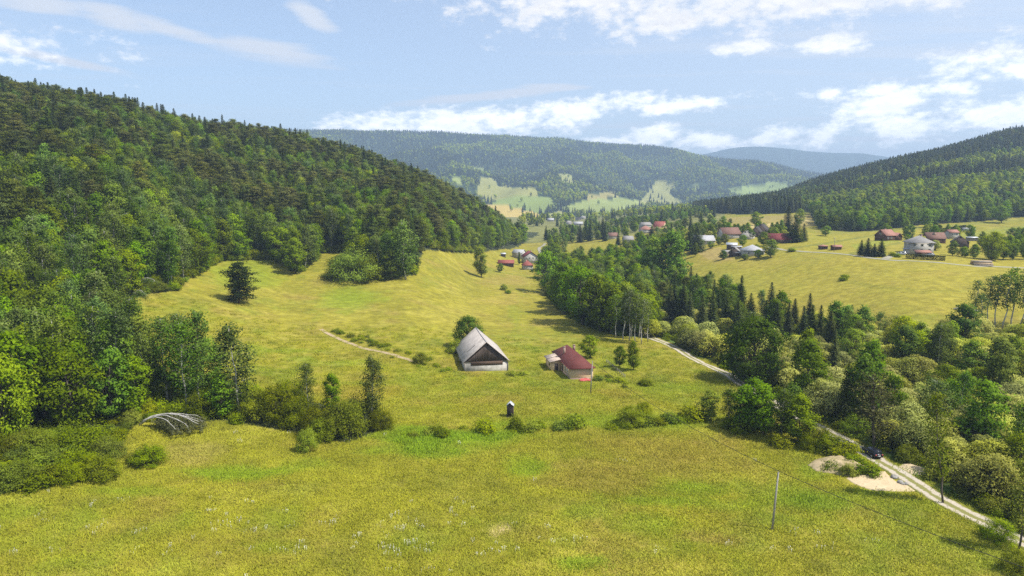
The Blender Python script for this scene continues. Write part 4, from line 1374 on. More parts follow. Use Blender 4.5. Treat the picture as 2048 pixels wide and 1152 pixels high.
def hedge(pa, pb, h, w, label):
    A, B = ground(*pa), ground(*pb)
    L = (B - A).length
    n = int(L * 230)
    t = TreeB(int(L * 10))
    gg = t.g
    for i in range(int(L / .7) + 1):
        x = i * .7
        t.tube([(x, 0, 0), (x + .1, 0, h * .5)], [.04, .02], 3)
    P = np.stack([gg.uniform(0, L, n), gg.uniform(-w / 2, w / 2, n), gg.uniform(.05, h, n)], 1)
    k = gg.integers(0, 3, n)
    P[k == 0, 2] = h * gg.uniform(.9, 1.06, (k == 0).sum())
    P[k == 1, 1] = np.sign(P[k == 1, 1]) * w / 2 * gg.uniform(.85, 1.1, (k == 1).sum())
    t.leaves(P, gg.normal(size=(n, 3)) + [0, 0, .5], gg.uniform(.13, .24, n), np.clip(.4 + .2 * gg.normal(size=n), 0, 1))
    tr, cr = t.finish()
    d = B - A
    o = thing('hedge', label, 'hedge', A, math.atan2(d.y, d.x), 'clipped hedges around the right hamlet')
    pitch = math.asin(d.z / L)
    o.rotation_euler = (0, -pitch, math.atan2(d.y, d.x))
    link('stems', new_mesh('hedge_stems', tr[0], tr[1], [M['grey_bark']]), o)
    link('foliage', new_mesh('hedge_foliage', cr[0], cr[1], [M['spruce_leaf']], False, cr[2]), o)


hedge((1811, 517), (1890, 522), 2.2, 1.6, 'clipped dark hedge along the lane before the white house')
hedge((1845, 466), (1882, 464), 2.6, 2.0, 'short dark hedge left of the greenhouse rows')
hedge((1858, 471), (1922, 463), 2.4, 1.8, 'long dark hedge below the greenhouse')
hedge((1886, 464), (1930, 457), 2.6, 1.8, 'dark hedge running uphill to the greenhouse')

# timber pile: each log its own thing
ga, gb = ground(1944, 529), ground(1982, 533)
dv = (gb - ga).normalized()
rot = math.atan2(dv.y, dv.x)
M['log_end'] = rough_mat('cut_timber', (.48, .36, .22), (.30, .22, .14), 4, .9, .3)
k = 0
for row, cnt in enumerate((5, 4, 3)):
    for i in range(cnt):
        ln = random.uniform(7.0, 9.5)
        off = (i - cnt / 2 + .5) * .85
        c = (ga + gb) / 2 + Vector((-dv.y, dv.x, 0)) * off
        c.z = float(H(c.x, c.y)) + .42 + row * .72
        b = MB().tube([(-ln / 2, 0, 0), (0, 0, .02), (ln / 2, 0, 0)], [.42, .4, .36], 9)
        o = b.build('timber_log', M['log_end' if (k % 3) else 'wood_grey'], None, True, c, rot + random.uniform(-.06, .06))
        tag(o, 'peeled pale timber log in the pile beside the lane', 'log', 'logs piled beside the lane')
        k += 1
g = ground(1930, 622)
o = thing('dead_tree', 'bleached fallen trunk at the field edge behind creek trees', 'log', g, R(-28))
MB().tube([(-3.4, 0, .5), (-1, .1, .75), (1.2, 0, .6), (3.6, -.3, .25)], [.16, .26, .3, .34], 8).build('trunk', M['birch_bark'], o, True)
MB().tube([(-.8, .1, .7), (-2, .9, .9), (-3, 1.2, .7)], [.14, .1, .05], 6).build('branch', M['birch_bark'], o, True)

# rocks at the gravel pad
for i, (px, py, s, lab) in enumerate([(1789, 956, .55, 'large pale boulder at the corner of the gravel pad'), (1800, 966, .5, 'dark boulder between two pale ones by the gravel pad'), (1806, 969, .35, 'small grey boulder next to the dark one'),
                                      (1812, 969, .4, 'white boulder nearest the road at the gravel pad')]):
    g = ground(px, py)
    import bmesh
    bm = bmesh.new()
    bmesh.ops.create_icosphere(bm, subdivisions=3, radius=1)
    for v in bm.verts:
        f = 1 + .35 * (float(vnoise(v.co.x * 1.7 + i * 9, v.co.y * 1.7 + v.co.z * 2.1, i)) - .5) + .15 * (float(vnoise(v.co.x * 5 + i, v.co.z * 5 + v.co.y * 3, 7)) - .5)
        v.co = Vector((v.co.x * 1.25, v.co.y, v.co.z * .75)) * f * s
    me = bpy.data.meshes.new('boulder')
    bm.to_mesh(me)
    bm.free()
    for f in me.polygons:
        f.use_smooth = True
    me.materials.append(M['grey_stone'])
    o = link('boulder', me, None, (g.x, g.y, g.z + s * .3), i * 1.3)
    tag(o, lab, 'boulder', 'boulders by the gravel pad')

# garden fence by the cottage
FP = [ground(1213, 726), ground(1228, 738), ground(1250, 757)]
o = thing('garden_fence', 'low weathered rail fence beside cottage garden', 'fence', FP[0])
pts = spline(FP, 12)
prev = None
for x, y in pts:
    z = float(H(x, y))
    MB().box(x - .06, x + .06, y - .06, y + .06, z - .3, z + 1.1).build('post', M['wood_grey'], o).location = -FP[0]
    if prev:
        for hz in (.5, .95):
            MB().tube([(prev[0], prev[1], prev[2] + hz), (x, y, z + hz)], .045, 5).build('rail', M['wood_grey'], o).location = -FP[0]
    prev = (x, y, z)
g = ground(1668, 503)
o = thing('utility_pole', 'wooden pole between the two small field pavilions', 'pole', g)
MB().tube([(0, 0, -.4), (0, 0, 7.5)], [.14, .1], 8).build('post', M['wood_grey'], o)
MB().box(-.9, .9, -.06, .06, 6.9, 7.05).build('crossarm', M['wood_grey'], o)


# --- cars
def car(label, loc, rz, paint, scale=1.0, group=None):
    o = thing('car', label, 'car', loc, rz, group)
    o.scale = (scale,) * 3
    # stations along y (front is +y): y, half width, bottom, shoulder height
    st = [(-2.28, .70, .50, .82), (-2.22, .84, .32, .98), (-1.6, .90, .26, 1.0), (0, .92, .24, .98), (1.2, .90, .26, .96), (1.95, .84, .30, .86), (2.28, .66, .42, .70)]
    b = MB()
    v, f = [], []
    for (y, w, z0, z1) in st:
        v += [(-w * .92, y, z0), (-w, y, z0 + .18), (-w, y, z1 - .14), (-w * .88, y, z1), (w * .88, y, z1), (w, y, z1 - .14), (w, y, z0 + .18), (w * .92, y, z0)]
    for i in range(len(st) - 1):
        for j in range(8):
            f.append((i * 8 + j, i * 8 + (j + 1) % 8, i * 8 + 8 + (j + 1) % 8, i * 8 + 8 + j))
    f += [tuple(range(8)), tuple(range(len(v) - 1, len(v) - 9, -1))]
    b.add(v, f)
    cab = [(-2.1, .74, .99), (-1.75, .66, 1.50), (-.9, .67, 1.57), (.15, .66, 1.54), (1.0, .76, .97)]
    v, f = [], []
    for (y, w, z) in cab:
        v += [(-w - (.1 if z > 1.2 else 0), y, .95), (-w, y, z), (w, y, z), (w + (.1 if z > 1.2 else 0), y, .95)]
    for i in range(4):
        for j in range(3):
            f.append((i * 4 + j, i * 4 + j + 1, i * 4 + 5 + j, i * 4 + 4 + j))
    f += [(0, 1, 2, 3), (19, 18, 17, 16)]
    b.add(v, f)
    b.build('body', paint, o)
    b = MB()
    b.add([(-.66, -2.06, 1.06), (.66, -2.06, 1.06), (.58, -1.80, 1.45), (-.58, -1.80, 1.45), (-.66, -2.12, 1.06), (.66, -2.12, 1.06), (.58, -1.84, 1.47), (-.58, -1.84, 1.47)],
          [(3, 2, 1, 0), (4, 5, 6, 7), (0, 1, 5, 4), (1, 2, 6, 5), (2, 3, 7, 6), (3, 0, 4, 7)]).build('rear_window', M['glass'], o)
    MB().add([(-.66, .88, 1.05), (.66, .88, 1.05), (.58, .24, 1.5), (-.58, .24, 1.5), (-.66, .96, 1.05), (.66, .96, 1.05), (.58, .30, 1.52), (-.58, .30, 1.52)],
             [(0, 1, 2, 3), (7, 6, 5, 4), (0, 4, 5, 1), (1, 5, 6, 2), (2, 6, 7, 3), (3, 7, 4, 0)]).build('windscreen', M['glass'], o)
    for sx in (-1, 1):
        MB().box(sx * .72 - .05, sx * .72 + .05, -1.55, .1, 1.06, 1.42).build('side_window', M['glass'], o)
        MB().box(sx * .62 - .14, sx * .62 + .14, -2.31, -2.2, .72, .90).build('tail_light', M['red_cloth'], o)
        MB().box(sx * .60 - .16, sx * .60 + .16, 2.08, 2.24, .58, .74).build('headlight', M['white'], o)
        MB().box(sx * .98 - .09, sx * .98 + .09, .72, .86, .95, 1.08).build('mirror', paint, o)
        for y in (-1.38, 1.38):
            w = MB()
            pr = [(math.cos(t) * .34, math.sin(t) * .34 + .34) for t in np.linspace(0, 2 * math.pi, 17)[:-1]]
            w.prismx([(y + p_, q_) for p_, q_ in pr], sx * .84 - .11, sx * .84 + .11)
            wh = w.build('wheel', M['dark'], o)
            pr = [(math.cos(t) * .2, math.sin(t) * .2 + .34) for t in np.linspace(0, 2 * math.pi, 13)[:-1]]
            MB().prismx([(y + p_, q_) for p_, q_ in pr], sx * .84 + sx * .09 - .03, sx * .84 + sx * .09 + .03).build('rim', M['tin'], wh)
    MB().box(-.26, .26, -2.33, -2.24, .56, .68).build('number_plate', M['white'], o)
    MB().box(-.8, .8, -2.34, -2.1, .34, .5).build('bumper', M['dark'], o)
    return o


def paint(name, c, metal=.3):
    m, nt, p = new_mat(name)
    setin(nt, p, 'Base Color', c); setin(nt, p, 'Roughness', .22); setin(nt, p, 'Metallic', metal); setin(nt, p, 'Specular IOR Level', .5)
    setin(nt, p, 'Coat Weight', .6)
    return m


g = ground(1752, 917)
a_, b_ = ground(1720, 899), ground(1800, 948)
dv = a_ - b_
car('black estate car parked on the gravel road under the pine', g + Vector((0, 1.6, .1)), math.atan2(dv.y, dv.x) - math.pi / 2, paint('black_paint', (.012, .013, .02)))
car('silver car on the drive left of the white house', ground(1802, 510) + Vector((0, 0, .1)), R(70), paint('silver_paint', (.4, .41, .42)))
car('dark car under the front porch of the white house', ground(1858, 513) + Vector((0, 0, .1)), R(80), paint('grey_paint', (.2, .21, .22)))

# ------------------------------------------------------------------ trees placed one by one
HAND = []                       # (x, y, radius)
SHOW = []                       # hand placed trees that the photograph shows clear of what stands in front


def hgt(p, hpx):
    d = p.y * CT - (p.z - CH) * ST
    dep = math.atan2(CH - p.z, p.y)
    return hpx * d / F / max(math.cos(dep), .5)


def T(kind, px, py, hpx, label, group=None, **k):
    p = ground(px, py)
    h = hgt(p, hpx)
    sp = SPEC[kind]
    HAND.append((p.x, p.y, sp['R'] * h / sp['H'] * k.get('width', 1.0)))
    if kind != 'shrub':
        SHOW.append((px, py, hpx, sp['R'] * h / sp['H'] * k.get('width', 1.0) * F / p.y, p.y))
    return tree(kind, p, h, label, group, **k)


T('wide_pine', 478, 606, 80, 'dark layered pine standing alone on the left meadow', var=0)
T('narrow', 963, 555, 60, 'lone oval tree with dark trunk on the upper meadow', width=1.0, var=1)
T('oak', 938, 698, 64, 'umbrella shaped tree with feathery crown behind the barn', width=.92, var=0)
T('shrub', 912, 705, 26, 'dark elder bush at the back corner of the barn')
T('broad', 1181, 716, 44, 'rounded leafy tree right behind the cottage', width=1.25, var=0)
T('broad', 1238, 735, 42, 'small round tree left of the pointed one near the cottage', width=.95)
T('narrow', 1267, 741, 58, 'small pointed tree standing right of the round garden tree', width=.9)
# strip of birches and bushes that juts into the meadow
T('birch', 372, 815, 172, 'drooping grey birch with broken white limbs behind the fallen birch', width=1.15, var=2)
T('birch', 334, 800, 165, 'dark leaning birch at the corner of the left wood')
T('birch', 478, 832, 178, 'tallest birch of the strip reaching into the meadow', width=1.2, var=0)
T('birch', 617, 825, 98, 'short pale birch in the middle of the bushy strip', width=1.1)
T('birch', 748, 850, 135, 'slender birch at the right end of the bushy strip', width=1.0, var=3)
T('narrow', 662, 822, 72, 'small dark leafy tree among the bushes of the strip', width=1.0)
T('narrow', 445, 835, 85, 'dark leafy tree below the tallest birch of the strip', width=1.2)
for px, py, h, w, lab in [(520, 838, 72, 1.0, 'leafy bush right of the tallest strip birch'), (560, 842, 88, .95, 'broad dark bush in the middle of the strip'), (598, 850, 62, 1.1, 'low dark bush under the short pale birch'),
                          (640, 868, 70, 1.0, 'dense bush at the front of the strip'), (690, 872, 84, 1.0, 'largest pale green bush of the strip'), (762, 858, 48, 1.1, 'bush at the foot of the slender right birch'),
                          (613, 902, 52, .8, 'small bright bush standing out in front of the strip'), (640, 880, 50, 1.2, 'yellowish green bush behind the small bright bush'), (720, 850, 70, 1.0, 'dark bush between the large bush and slender birch'),
                          (410, 832, 60, 1.2, 'dark bush under the drooping grey birch'), (500, 815, 60, 1.3, 'low bush behind the tallest strip birch'), (580, 815, 64, 1.1, 'bush at the back of the strip beside the short birch')]:
    T('bright_bush' if 'bright' in lab or 'green' in lab else 'shrub', px, py, h * .88, lab, 'bushes of the strip reaching into the meadow', width=w * .84)
# big leafy edge on the lower left
T('bright', 24, 884, 172, 'bright yellow green leafy tree at the left edge of the wood', var=0, width=.85)
T('broad', 150, 858, 150, 'large leafy tree right of the bright yellow green tree', var=0)
T('broad', 225, 842, 140, 'leafy tree with layered boughs behind the hazel thicket')
T('narrow', 268, 835, 120, 'mid green tree between layered tree and fallen birch')
T('broad', 90, 845, 160, 'dense leafy tree behind the bright yellow green tree')
rr_ = random.Random(5)
for i in range(34):
    u, v = rr_.random(), rr_.random()
    px = -70 + 375 * u
    py = 890 + (86 - 66 * max(0, u - .5)) * v
    T('shrub', px, py, rr_.choice((20, 28, 38, 50)) * rr_.uniform(.85, 1.15), 'hazel bush in the low thicket at the left meadow edge', 'hazel bushes of the left thicket', width=rr_.uniform(1.1, 1.5))
T('shrub', 705, 560, 60, 'wide dark bush mass at the upper edge of the meadow', width=1.15)
T('shrub', 680, 556, 46, 'rounded bush at the left of the wide bush mass', width=1.1)
T('shrub', 738, 560, 48, 'rounded bush at the right of the wide bush mass', width=1.0)
T('narrow', 785, 560, 62, 'leafy tree at the wood corner beside wide bushes', width=1.2)
T('birch', 812, 560, 118, 'tall dark birch at the corner of the wooded spur', width=1.3)
T('narrow', 590, 548, 70, 'dark tree at the wood edge above the clearing', width=1.2)
T('shrub', 1008, 580, 13, 'tiny dark bush alone in the upper meadow')
T('shrub', 1016, 587, 8, 'tiny low bush below the other lone meadow bush')
T('broad', 1000, 545, 18, 'small fruit tree in front of the red shed', width=1.2)
T('narrow', 1038, 530, 26, 'narrow dark cypress left of the pink house', width=.5)
T('broad', 1092, 545, 26, 'round fruit tree right of the pink house', width=1.2)
# ditch line through the meadow
for px, py, h, w, lab in [(1262, 848, 36, 1.2, 'largest dark bush on the ditch line'), (1286, 838, 36, .7, 'upright bush behind the largest ditch bush'), (1290, 850, 22, 1.2, 'low bush at the right of the largest ditch bush'),
                          (1148, 853, 24, 1.2, 'dark bush midway along the ditch line'), (1120, 858, 16, 1.4, 'low bush left of the middle ditch bush'), (968, 866, 28, .9, 'leafy bush on the ditch below the wooden hut'),
                          (1032, 858, 24, .8, 'bush on the ditch right of the wooden hut'), (1062, 862, 18, 1.2, 'low scrub on the ditch right of the hut bush'), (885, 872, 14, 1.5, 'low scrub at the left end of the ditch line'),
                          (1340, 845, 20, 1.1, 'little bush near the right end of the ditch line'), (841, 727, 24, .9, 'small dark bush at the end of the footpath'), (1315, 850, 16, 1.3, 'flat bush right of the ditch bushes'),
                          (1292, 770, 12, 1.6, 'low dark scrub on the slope below the garden')]:
    T('shrub', px, py, h, lab, 'bushes along the meadow ditch', width=w)
# grove by the road
for i, (px, py, h, w, lab) in enumerate([(1415, 838, 56, 1.6, 'round leafy tree at the left end of the roadside grove'), (1455, 850, 72, 1.35, 'second leafy tree of the roadside grove'), (1490, 862, 88, 1.3, 'dark leaved tree in the middle of the roadside grove'),
                                         (1528, 872, 98, 1.25, 'tallest yellow green tree of the roadside grove'), (1562, 880, 100, 1.2, 'leafy tree with thin pale stems in the grove'), (1596, 886, 92, 1.2, 'bushy tree right of the tallest grove tree'),
                                         (1510, 850, 90, 1.2, 'leafy tree at the back of the roadside grove'), (1580, 862, 92, 1.2, 'tree behind the pale stems of the grove')]):
    T(['narrow', 'birch', 'narrow', 'narrow', 'birch', 'narrow', 'broad', 'narrow'][i], px, py, h, lab, 'trees of the roadside grove', width=w)
for px, py, h, w, lab in [(1385, 838, 26, 1.3, 'low bush at the left foot of the grove'), (1635, 893, 46, 1.0, 'bush at the right foot of the grove'), (1660, 905, 40, 1.1, 'bush between the grove and dirt mound'), (1686, 912, 30, 1.3, 'bush beside the road above the dirt mound'),
                          (1708, 930, 20, 1.4, 'bush on the back of the dirt mound'), (1736, 948, 20, 1.5, 'bush between dirt mound and gravel pad'), (1620, 900, 36, .9, 'light bush in front of the grove'), (1560, 892, 22, 1.2, 'small bush in the shade of the grove'),
                          (1662, 938, 14, 1.6, 'weedy bush on the left of the dirt mound'), (1697, 950, 20, 1.0, 'weedy bush in the middle of dirt mound'), (1476, 862, 26, 1.4, 'undergrowth bush below the second grove tree')]:
    T('shrub', px, py, h, lab, 'bushes around the roadside grove', width=w)
T('thin_pine', 1746, 897, 140, 'tall sparse brown pine standing beside the black car', width=1.25, var=0)
T('slim', 1886, 1006, 208, 'tall slim tree at the roadside with a bare lower trunk', width=1.05, var=0)
T('slim', 2036, 1104, 180, 'slim tree at the right frame edge near the road', width=1.2, var=1)
T('shrub', 1996, 1082, 42, 'dark bush on the road verge at lower right')
T('shrub', 2036, 1146, 44, 'leafy bush at the lower right corner')
T('oak', 1506, 762, 122, 'large round dark green tree beside the gravel road', width=1.0, var=1)
for i, (px, py, h) in enumerate([(1232, 676, 88), (1246, 680, 96), (1258, 683, 104), (1270, 686, 100), (1283, 688, 92), (1296, 684, 84), (1263, 676, 98), (1278, 678, 96)]):
    T('aspen', px, py, h, 'bare stemmed pale aspen where the road meets the tree belt', 'aspens with pale stems at the road bend', width=1.1)
for px, py, h, w, lab in [(1098, 588, 86, 1.05, 'leafy tree at the far end of the meadow tree belt'), (1128, 628, 100, 1.0, 'round leafy tree second in the meadow tree belt'), (1165, 650, 116, 1.05, 'bright leafy tree bulging over the meadow edge'),
                          (1200, 662, 112, 1.0, 'tall leafy tree in the middle of the meadow belt'), (1222, 668, 100, 1.0, 'leafy tree just left of the pale aspens'), (1110, 560, 72, 1.0, 'leafy tree behind the far end of the belt'),
                          (1338, 575, 112, 1.1, 'tallest dark leafy tree rising from the valley belt'), (1310, 572, 96, 1.0, 'leafy tree left of the tallest valley tree')]:
    T('broad', px, py, h, lab, 'large leafy trees of the meadow belt', width=w)
for px, py, h, w, lab in [(1339, 648, 82, .95, 'narrow dark spruce left of the spruce group'), (1378, 660, 78, 1.1, 'dark spruce second in the creek group'), (1403, 672, 82, 1.1, 'pointed dark spruce nearest the road in its group'), (1424, 665, 84, 1.0, 'spruce at the right of the creek group'),
                          (1248, 588, 46, 1.2, 'short broad spruce in the valley belt'), (1452, 662, 70, 1.3, 'dark spruce behind the creek group'), (1474, 676, 74, 1.3, 'dark spruce left of the large round tree'), (1552, 674, 68, 1.3, 'dark spruce right of the large round tree'),
                          (1575, 682, 76, 1.2, 'slim dark spruce over the willows'), (1500, 648, 62, 1.3, 'dark spruce at the back of the creek wood'), (1588, 655, 58, 1.3, 'far dark spruce of the creek wood'), (1436, 640, 58, 1.3, 'far spruce behind the creek group'), (1658, 706, 84, 1.2, 'dark spruce right of the tall creek spruce'), (1530, 662, 62, 1.3, 'dark spruce above the large round tree'), (1622, 694, 84, 1.25, 'tall dark spruce in the creek wood'),
                          (1605, 684, 72, 1.25, 'dark spruce left of the tall creek spruce'), (1640, 668, 58, 1.3, 'pointed spruce behind the tall creek spruce'), (1664, 780, 120, .9, 'dark spruce among the willows'), (1690, 850, 120, .9, 'dark spruce behind the grove beside the road')]:
    T('spruce', px, py, h, lab, 'dark spruces of the creek belt', width=w)
# field trees across the valley
T('bright', 1983, 521, 58, 'vivid light green tree beside the timber pile', width=1.1, var=1)
for px, py, h, lab in [(1722, 510, 30, 'first dark clipped spruce on the lane'), (1735, 512, 36, 'tallest dark spruce of the lane group'), (1748, 513, 26, 'short dark spruce right of the tallest lane one'), (1762, 513, 36, 'last dark spruce of the lane group')]:
    T('spruce', px, py, h, lab, 'dark spruces standing on the lane', width=2.0)
for px, py, h, w, lab in [(1590, 484, 50, 2.0, 'broad dark spruce right of the dark red barn'), (1607, 483, 36, 1.8, 'shorter spruce at the right of the barn group'), (1575, 470, 58, 1.5, 'tall larch-like spruce behind the dark red barn'), (1393, 505, 52, 2.0, 'broad dark spruce left of the silver roofed bungalow'),
                          (1378, 500, 48, 1.6, 'dark spruce at the left of the bungalow pair'), (1205, 478, 42, 1.3, 'dark spruce in the middle valley'), (1180, 482, 44, 1.3, 'tall narrow spruce in the middle valley'), (1172, 480, 40, 1.3, 'narrow spruce left of the tall valley one'),
                          (1160, 485, 36, 1.3, 'spruce at the left of the middle valley group'), (1210, 482, 36, 1.4, 'spruce at the right of the middle valley group'), (1236, 490, 26, 1.5, 'short spruce above the valley fields'), (1303, 478, 26, 2.2, 'dark round spruce below the orange roofed cottage')]:
    T('spruce', px, py, h, lab, 'spruces standing in the valley hamlets', width=w)
for px, py, h, w, lab in [(1542, 515, 36, 1.3, 'round dark tree right of the pyramid roofed house'), (1515, 517, 18, 1.5, 'small tree in front of the pyramid roofed house'), (1446, 519, 18, 1.5, 'little orchard tree left of the weathered shed'), (1490, 520, 12, 2.0, 'low wide fruit tree on the field edge'),
                          (1390, 513, 28, .7, 'narrow pale tree at the corner of the bright field'), (1512, 452, 28, 1.4, 'leafy tree alone beside the dry field track'), (1447, 450, 18, 1.2, 'small tree on the dry upper field'), (1460, 449, 12, 1.3, 'tiny tree right of the small dry field tree'),
                          (1427, 452, 14, 1.2, 'leafless looking tree on the dry upper field'), (1600, 452, 34, 1.0, 'pale tree at the end of the dry field'), (1853, 455, 36, 1.1, 'single pale tree before the right hill wood'), (1651, 472, 20, 1.5, 'round tree on the green slope left of the log house'),
                          (2003, 446, 34, 1.3, 'dark tree at the edge of the right hill wood'), (1332, 468, 20, 1.4, 'leafy tree right of the tall pinkish red house'), (1437, 490, 16, 1.4, 'garden tree right of the silver roofed bungalow'), (1422, 497, 14, 1.5, 'garden tree before the silver roofed bungalow'),
                          (1400, 493, 14, 1.4, 'garden tree at the bungalow corner'), (1485, 492, 22, 1.3, 'garden tree below the dusty brown roof'), (1450, 488, 20, 1.3, 'dark garden tree left of dusty brown roof'), (1528, 492, 28, 1.2, 'dark garden tree below the black gabled house'),
                          (1500, 478, 20, 1.2, 'garden tree between grey and black roofed houses'), (1815, 481, 12, 1.6, 'garden tree right of the log house'), (1905, 512, 30, 1.1, 'dark garden tree right of the big white house'), (1930, 515, 22, 1.2, 'garden tree below the dark roofed barn'),
                          (1948, 518, 30, 1.0, 'dark conical tree left of the vivid green tree')]:
    T('broad', px, py, h, lab, 'garden and field trees of the right hamlet', width=w)
for i, (px, py, h) in enumerate([(1945, 652, 92), (1975, 650, 100), (1990, 655, 108), (2005, 660, 112), (2022, 655, 120), (2040, 664, 125), (1960, 668, 80), (2055, 650, 120)]):
    T('aspen', px, py, h, 'loose leaved aspen at the right end of the field', 'aspens at the right end of the field', width=1.25)
for px, py, lab in [(1690, 556, 'small dark scrub patch in the right field'), (1686, 561, 'lower dark scrub patch in the right field'), (1785, 512, 'small bush at the drive left of the hedge'), (1794, 514, 'small bush right beside the drive'), (1584, 503, 'little bush on the lane at the field corner')]:
    T('shrub', px, py, 8, lab, 'small bushes across the valley', width=1.3)


# --- bent and fallen birches
def bent_birch(px, py, reach, top, label, group='birches bent over at the wood edge', rz=0, n=1, fallen=False):
    p = ground(px, py)
    t = TreeB(int(px * 7 + py))
    g = t.g
    tops = []
    for b in range(n):
        f = (1 - .07 * abs(b - 2) - .08 * g.uniform()) if fallen else 1 - .12 * b
        pts = []
        sp = (b - (n - 1) / 2) * (1.0 if fallen else .8)
        for i in range(12):
            u = i / 11
            if fallen:
                x = reach * f * u ** .95
                z = .35 + top * f * math.sin(math.pi * min(1, u * .86)) ** .8 * (1 - .35 * u)
            else:
                x = reach * f * u
                z = top * f * math.sin(math.pi * (u * .72)) ** .75
            k_ = u ** 1.6 if fallen else u
            pts.append(np.array([x, sp * k_ * 1.6 + .15 * g.normal() * u, z + .06 * g.normal()]))
        r0 = (.27 if b == n // 2 else .20) if fallen else .17
        t.tube(pts, [r0 * f * (1 - .85 * i / 11) + .012 for i in range(12)], 6)
        for i in range(4, 12):
            for q_ in range(7 if fallen else 5):
                c = pts[i] + g.normal(size=3) * np.array([.45, .5, .1])
                zz = pts[i][2]
                if fallen:
                    e = np.array([c[0] + .3 + .2 * g.normal(), c[1] + .2 * g.normal(), zz * g.uniform(.05, .7)])
                else:
                    e = c + np.array([.25 * g.normal() + .3, .35 * g.normal(), -1.5 * min(zz * .42, g.uniform(.5, 1.5))])
                if not fallen or q_ < 1:
                    t.tube([pts[i], c, e], [.03, .018, .006], 3)
                m_ = (c + e) / 2 - np.array([0, 0, .45 if fallen else .15])
                t.clump(m_, (.2, .25, max(abs(c[2] - e[2]) * (.26 if fallen else .33), .12)), 26, .13, .45 + .2 * g.normal(), up=.2)
    tr, cr = t.finish()
    o = thing('fallen_birch' if fallen else 'bent_birch', label, 'tree', p, rz, group if not fallen else None)
    link('trunk', new_mesh('birch_trunk', tr[0], tr[1], [M['birch_bark']], True), o)
    link('crown', new_mesh('birch_crown', cr[0], cr[1], [M['dry_leaf' if fallen else 'birch_leaf']], False, cr[2]), o)
    HAND.append((p.x + reach * .5, p.y, reach * .6))


bent_birch(280, 852, 14.0, 3.4, 'fallen birch with a fan of arching white branches on the grass', fallen=True, n=6, rz=R(-9))
bent_birch(268, 585, 9.5, 5.2, 'bent white birch arching over the meadow corner', rz=R(-20))
bent_birch(262, 612, 9, 5.5, 'bent birch arching left of the meadow corner', rz=R(-35))
T('birch', 240, 640, 130, 'grey birch at the wood corner behind the bent ones', width=1.2)
for px, py, rch, tp, rz, lab in [(30, 470, 13, 11, 0, 'bent birch arching high among trees at the left edge'), (180, 480, 11, 9, -5, 'bent birch with white arch amid the dark left wood'), (215, 478, 12, 10, 5, 'right one of two arching birches amid the left wood')]:
    bent_birch(px, py, rch, tp, lab, rz=R(rz))
for i, (px, py, h) in enumerate([(132, 500, 120), (145, 505, 118), (152, 507, 112), (158, 500, 116), (140, 512, 104), (178, 498, 96)]):
    T('aspen', px, py, h, 'white stemmed birch in the gap of the left wood', 'white stemmed birches in the left wood', name='birch_tree', width=1.1)

# ------------------------------------------------------------------ woods filled tree by tree
HX = np.array(HAND)
HO = np.array(HOUSES)
CAND = []                       # kind, x, y, z, height, width, region


def grid_pts(x0, x1, y0, y1, s, jit=.42):
    nx, ny = int((x1 - x0) / s), int((y1 - y0) / s)
    X, Y = np.meshgrid(np.arange(nx), np.arange(ny))
    X = x0 + (X + .5 * (Y % 2) + rng.uniform(-jit, jit, X.shape)) * s
    Y = y0 + (Y + rng.uniform(-jit, jit, Y.shape)) * s
    return X.ravel(), Y.ravel()


def clear(x, y, k=.55):
    ok = np.ones(len(x), bool)
    for hx, hy, hr in HX:
        ok &= (x - hx) ** 2 + (y - hy) ** 2 > (hr * k + 1.2) ** 2
    for hx, hy, hr in HO:
        ok &= (x - hx) ** 2 + (y - hy) ** 2 > (hr + 3) ** 2
    return ok


def pick(w, n):
    k = list(w)
    p = np.array([w[i] for i in k], float)
    return np.array(k)[rng.choice(len(k), n, p=p / p.sum())]


HTS = dict(broad=(10, 15), narrow=(11, 16), bright=(9, 13), birch=(13, 18), aspen=(12, 16), willow=(5.5, 9), spruce=(14, 21), pine=(14, 19), shrub=(2, 4), far_spruce=(16, 22), far_broad=(12, 17))


def put(kinds, x, y, reg, hk=1.0, wk=1.0):
    z = H(x, y)
    for k, a, b, c in zip(kinds, x, y, z):
        lo, hi = HTS[k]
        CAND.append((k, a, b, c, rng.uniform(lo, hi) * hk, rng.uniform(.9, 1.2) * wk, reg))


# left wood
x, y = grid_pts(-620, 40, 95, 720, 6.2)
z = H(x, y)
px, py = project(x, y, z)
ok = in_left(x, y, px, py) & (px > -260) & (px < 1120) & ~((px > 405) & (py > 742)) & clear(x, y)
x, y, z, px, py = x[ok], y[ok], z[ok], px[ok], py[ok]
s1, s2 = fbm(x / 38, y / 38, 3, 201), fbm(x / 45, y / 30, 3, 211)
hh = z + 25 * (s1 - .5)
kinds = np.empty(len(x), object)
n = len(x)
front_mix = pick(dict(birch=.38, broad=.22, narrow=.28, bright=.03, aspen=.06, pine=.03), n)
mid_mix = pick(dict(birch=.34, narrow=.26, broad=.10, pine=.12, spruce=.12, aspen=.06), n)
top_mix = pick(dict(pine=.32, spruce=.28, broad=.12, narrow=.18, bright=.03, birch=.07), n)
spur_mix = pick(dict(pine=.30, broad=.24, narrow=.18, spruce=.14, birch=.10, bright=.04), n)
kinds[:] = mid_mix
kinds[hh < 26] = front_mix[hh < 26]
kinds[hh > 62] = top_mix[hh > 62]
sp_ = (px > 620) & (hh > 16)
kinds[sp_] = spur_mix[sp_]
pat = (s2 > .60)
kinds[pat & (hh > 25)] = pick(dict(pine=.85, spruce=.15), n)[pat & (hh > 25)]
pat = (s2 < .38)
kinds[pat] = pick(dict(birch=.5, narrow=.3, broad=.2), n)[pat]
yb = (fbm(x / 20, y / 20, 2, 222) > .70) & (hh > 40)
kinds[yb] = 'bright'
reg = np.where(px > 620, 'spur', np.where(hh < 26, 'front', np.where(hh < 66, 'slope', 'crest')))
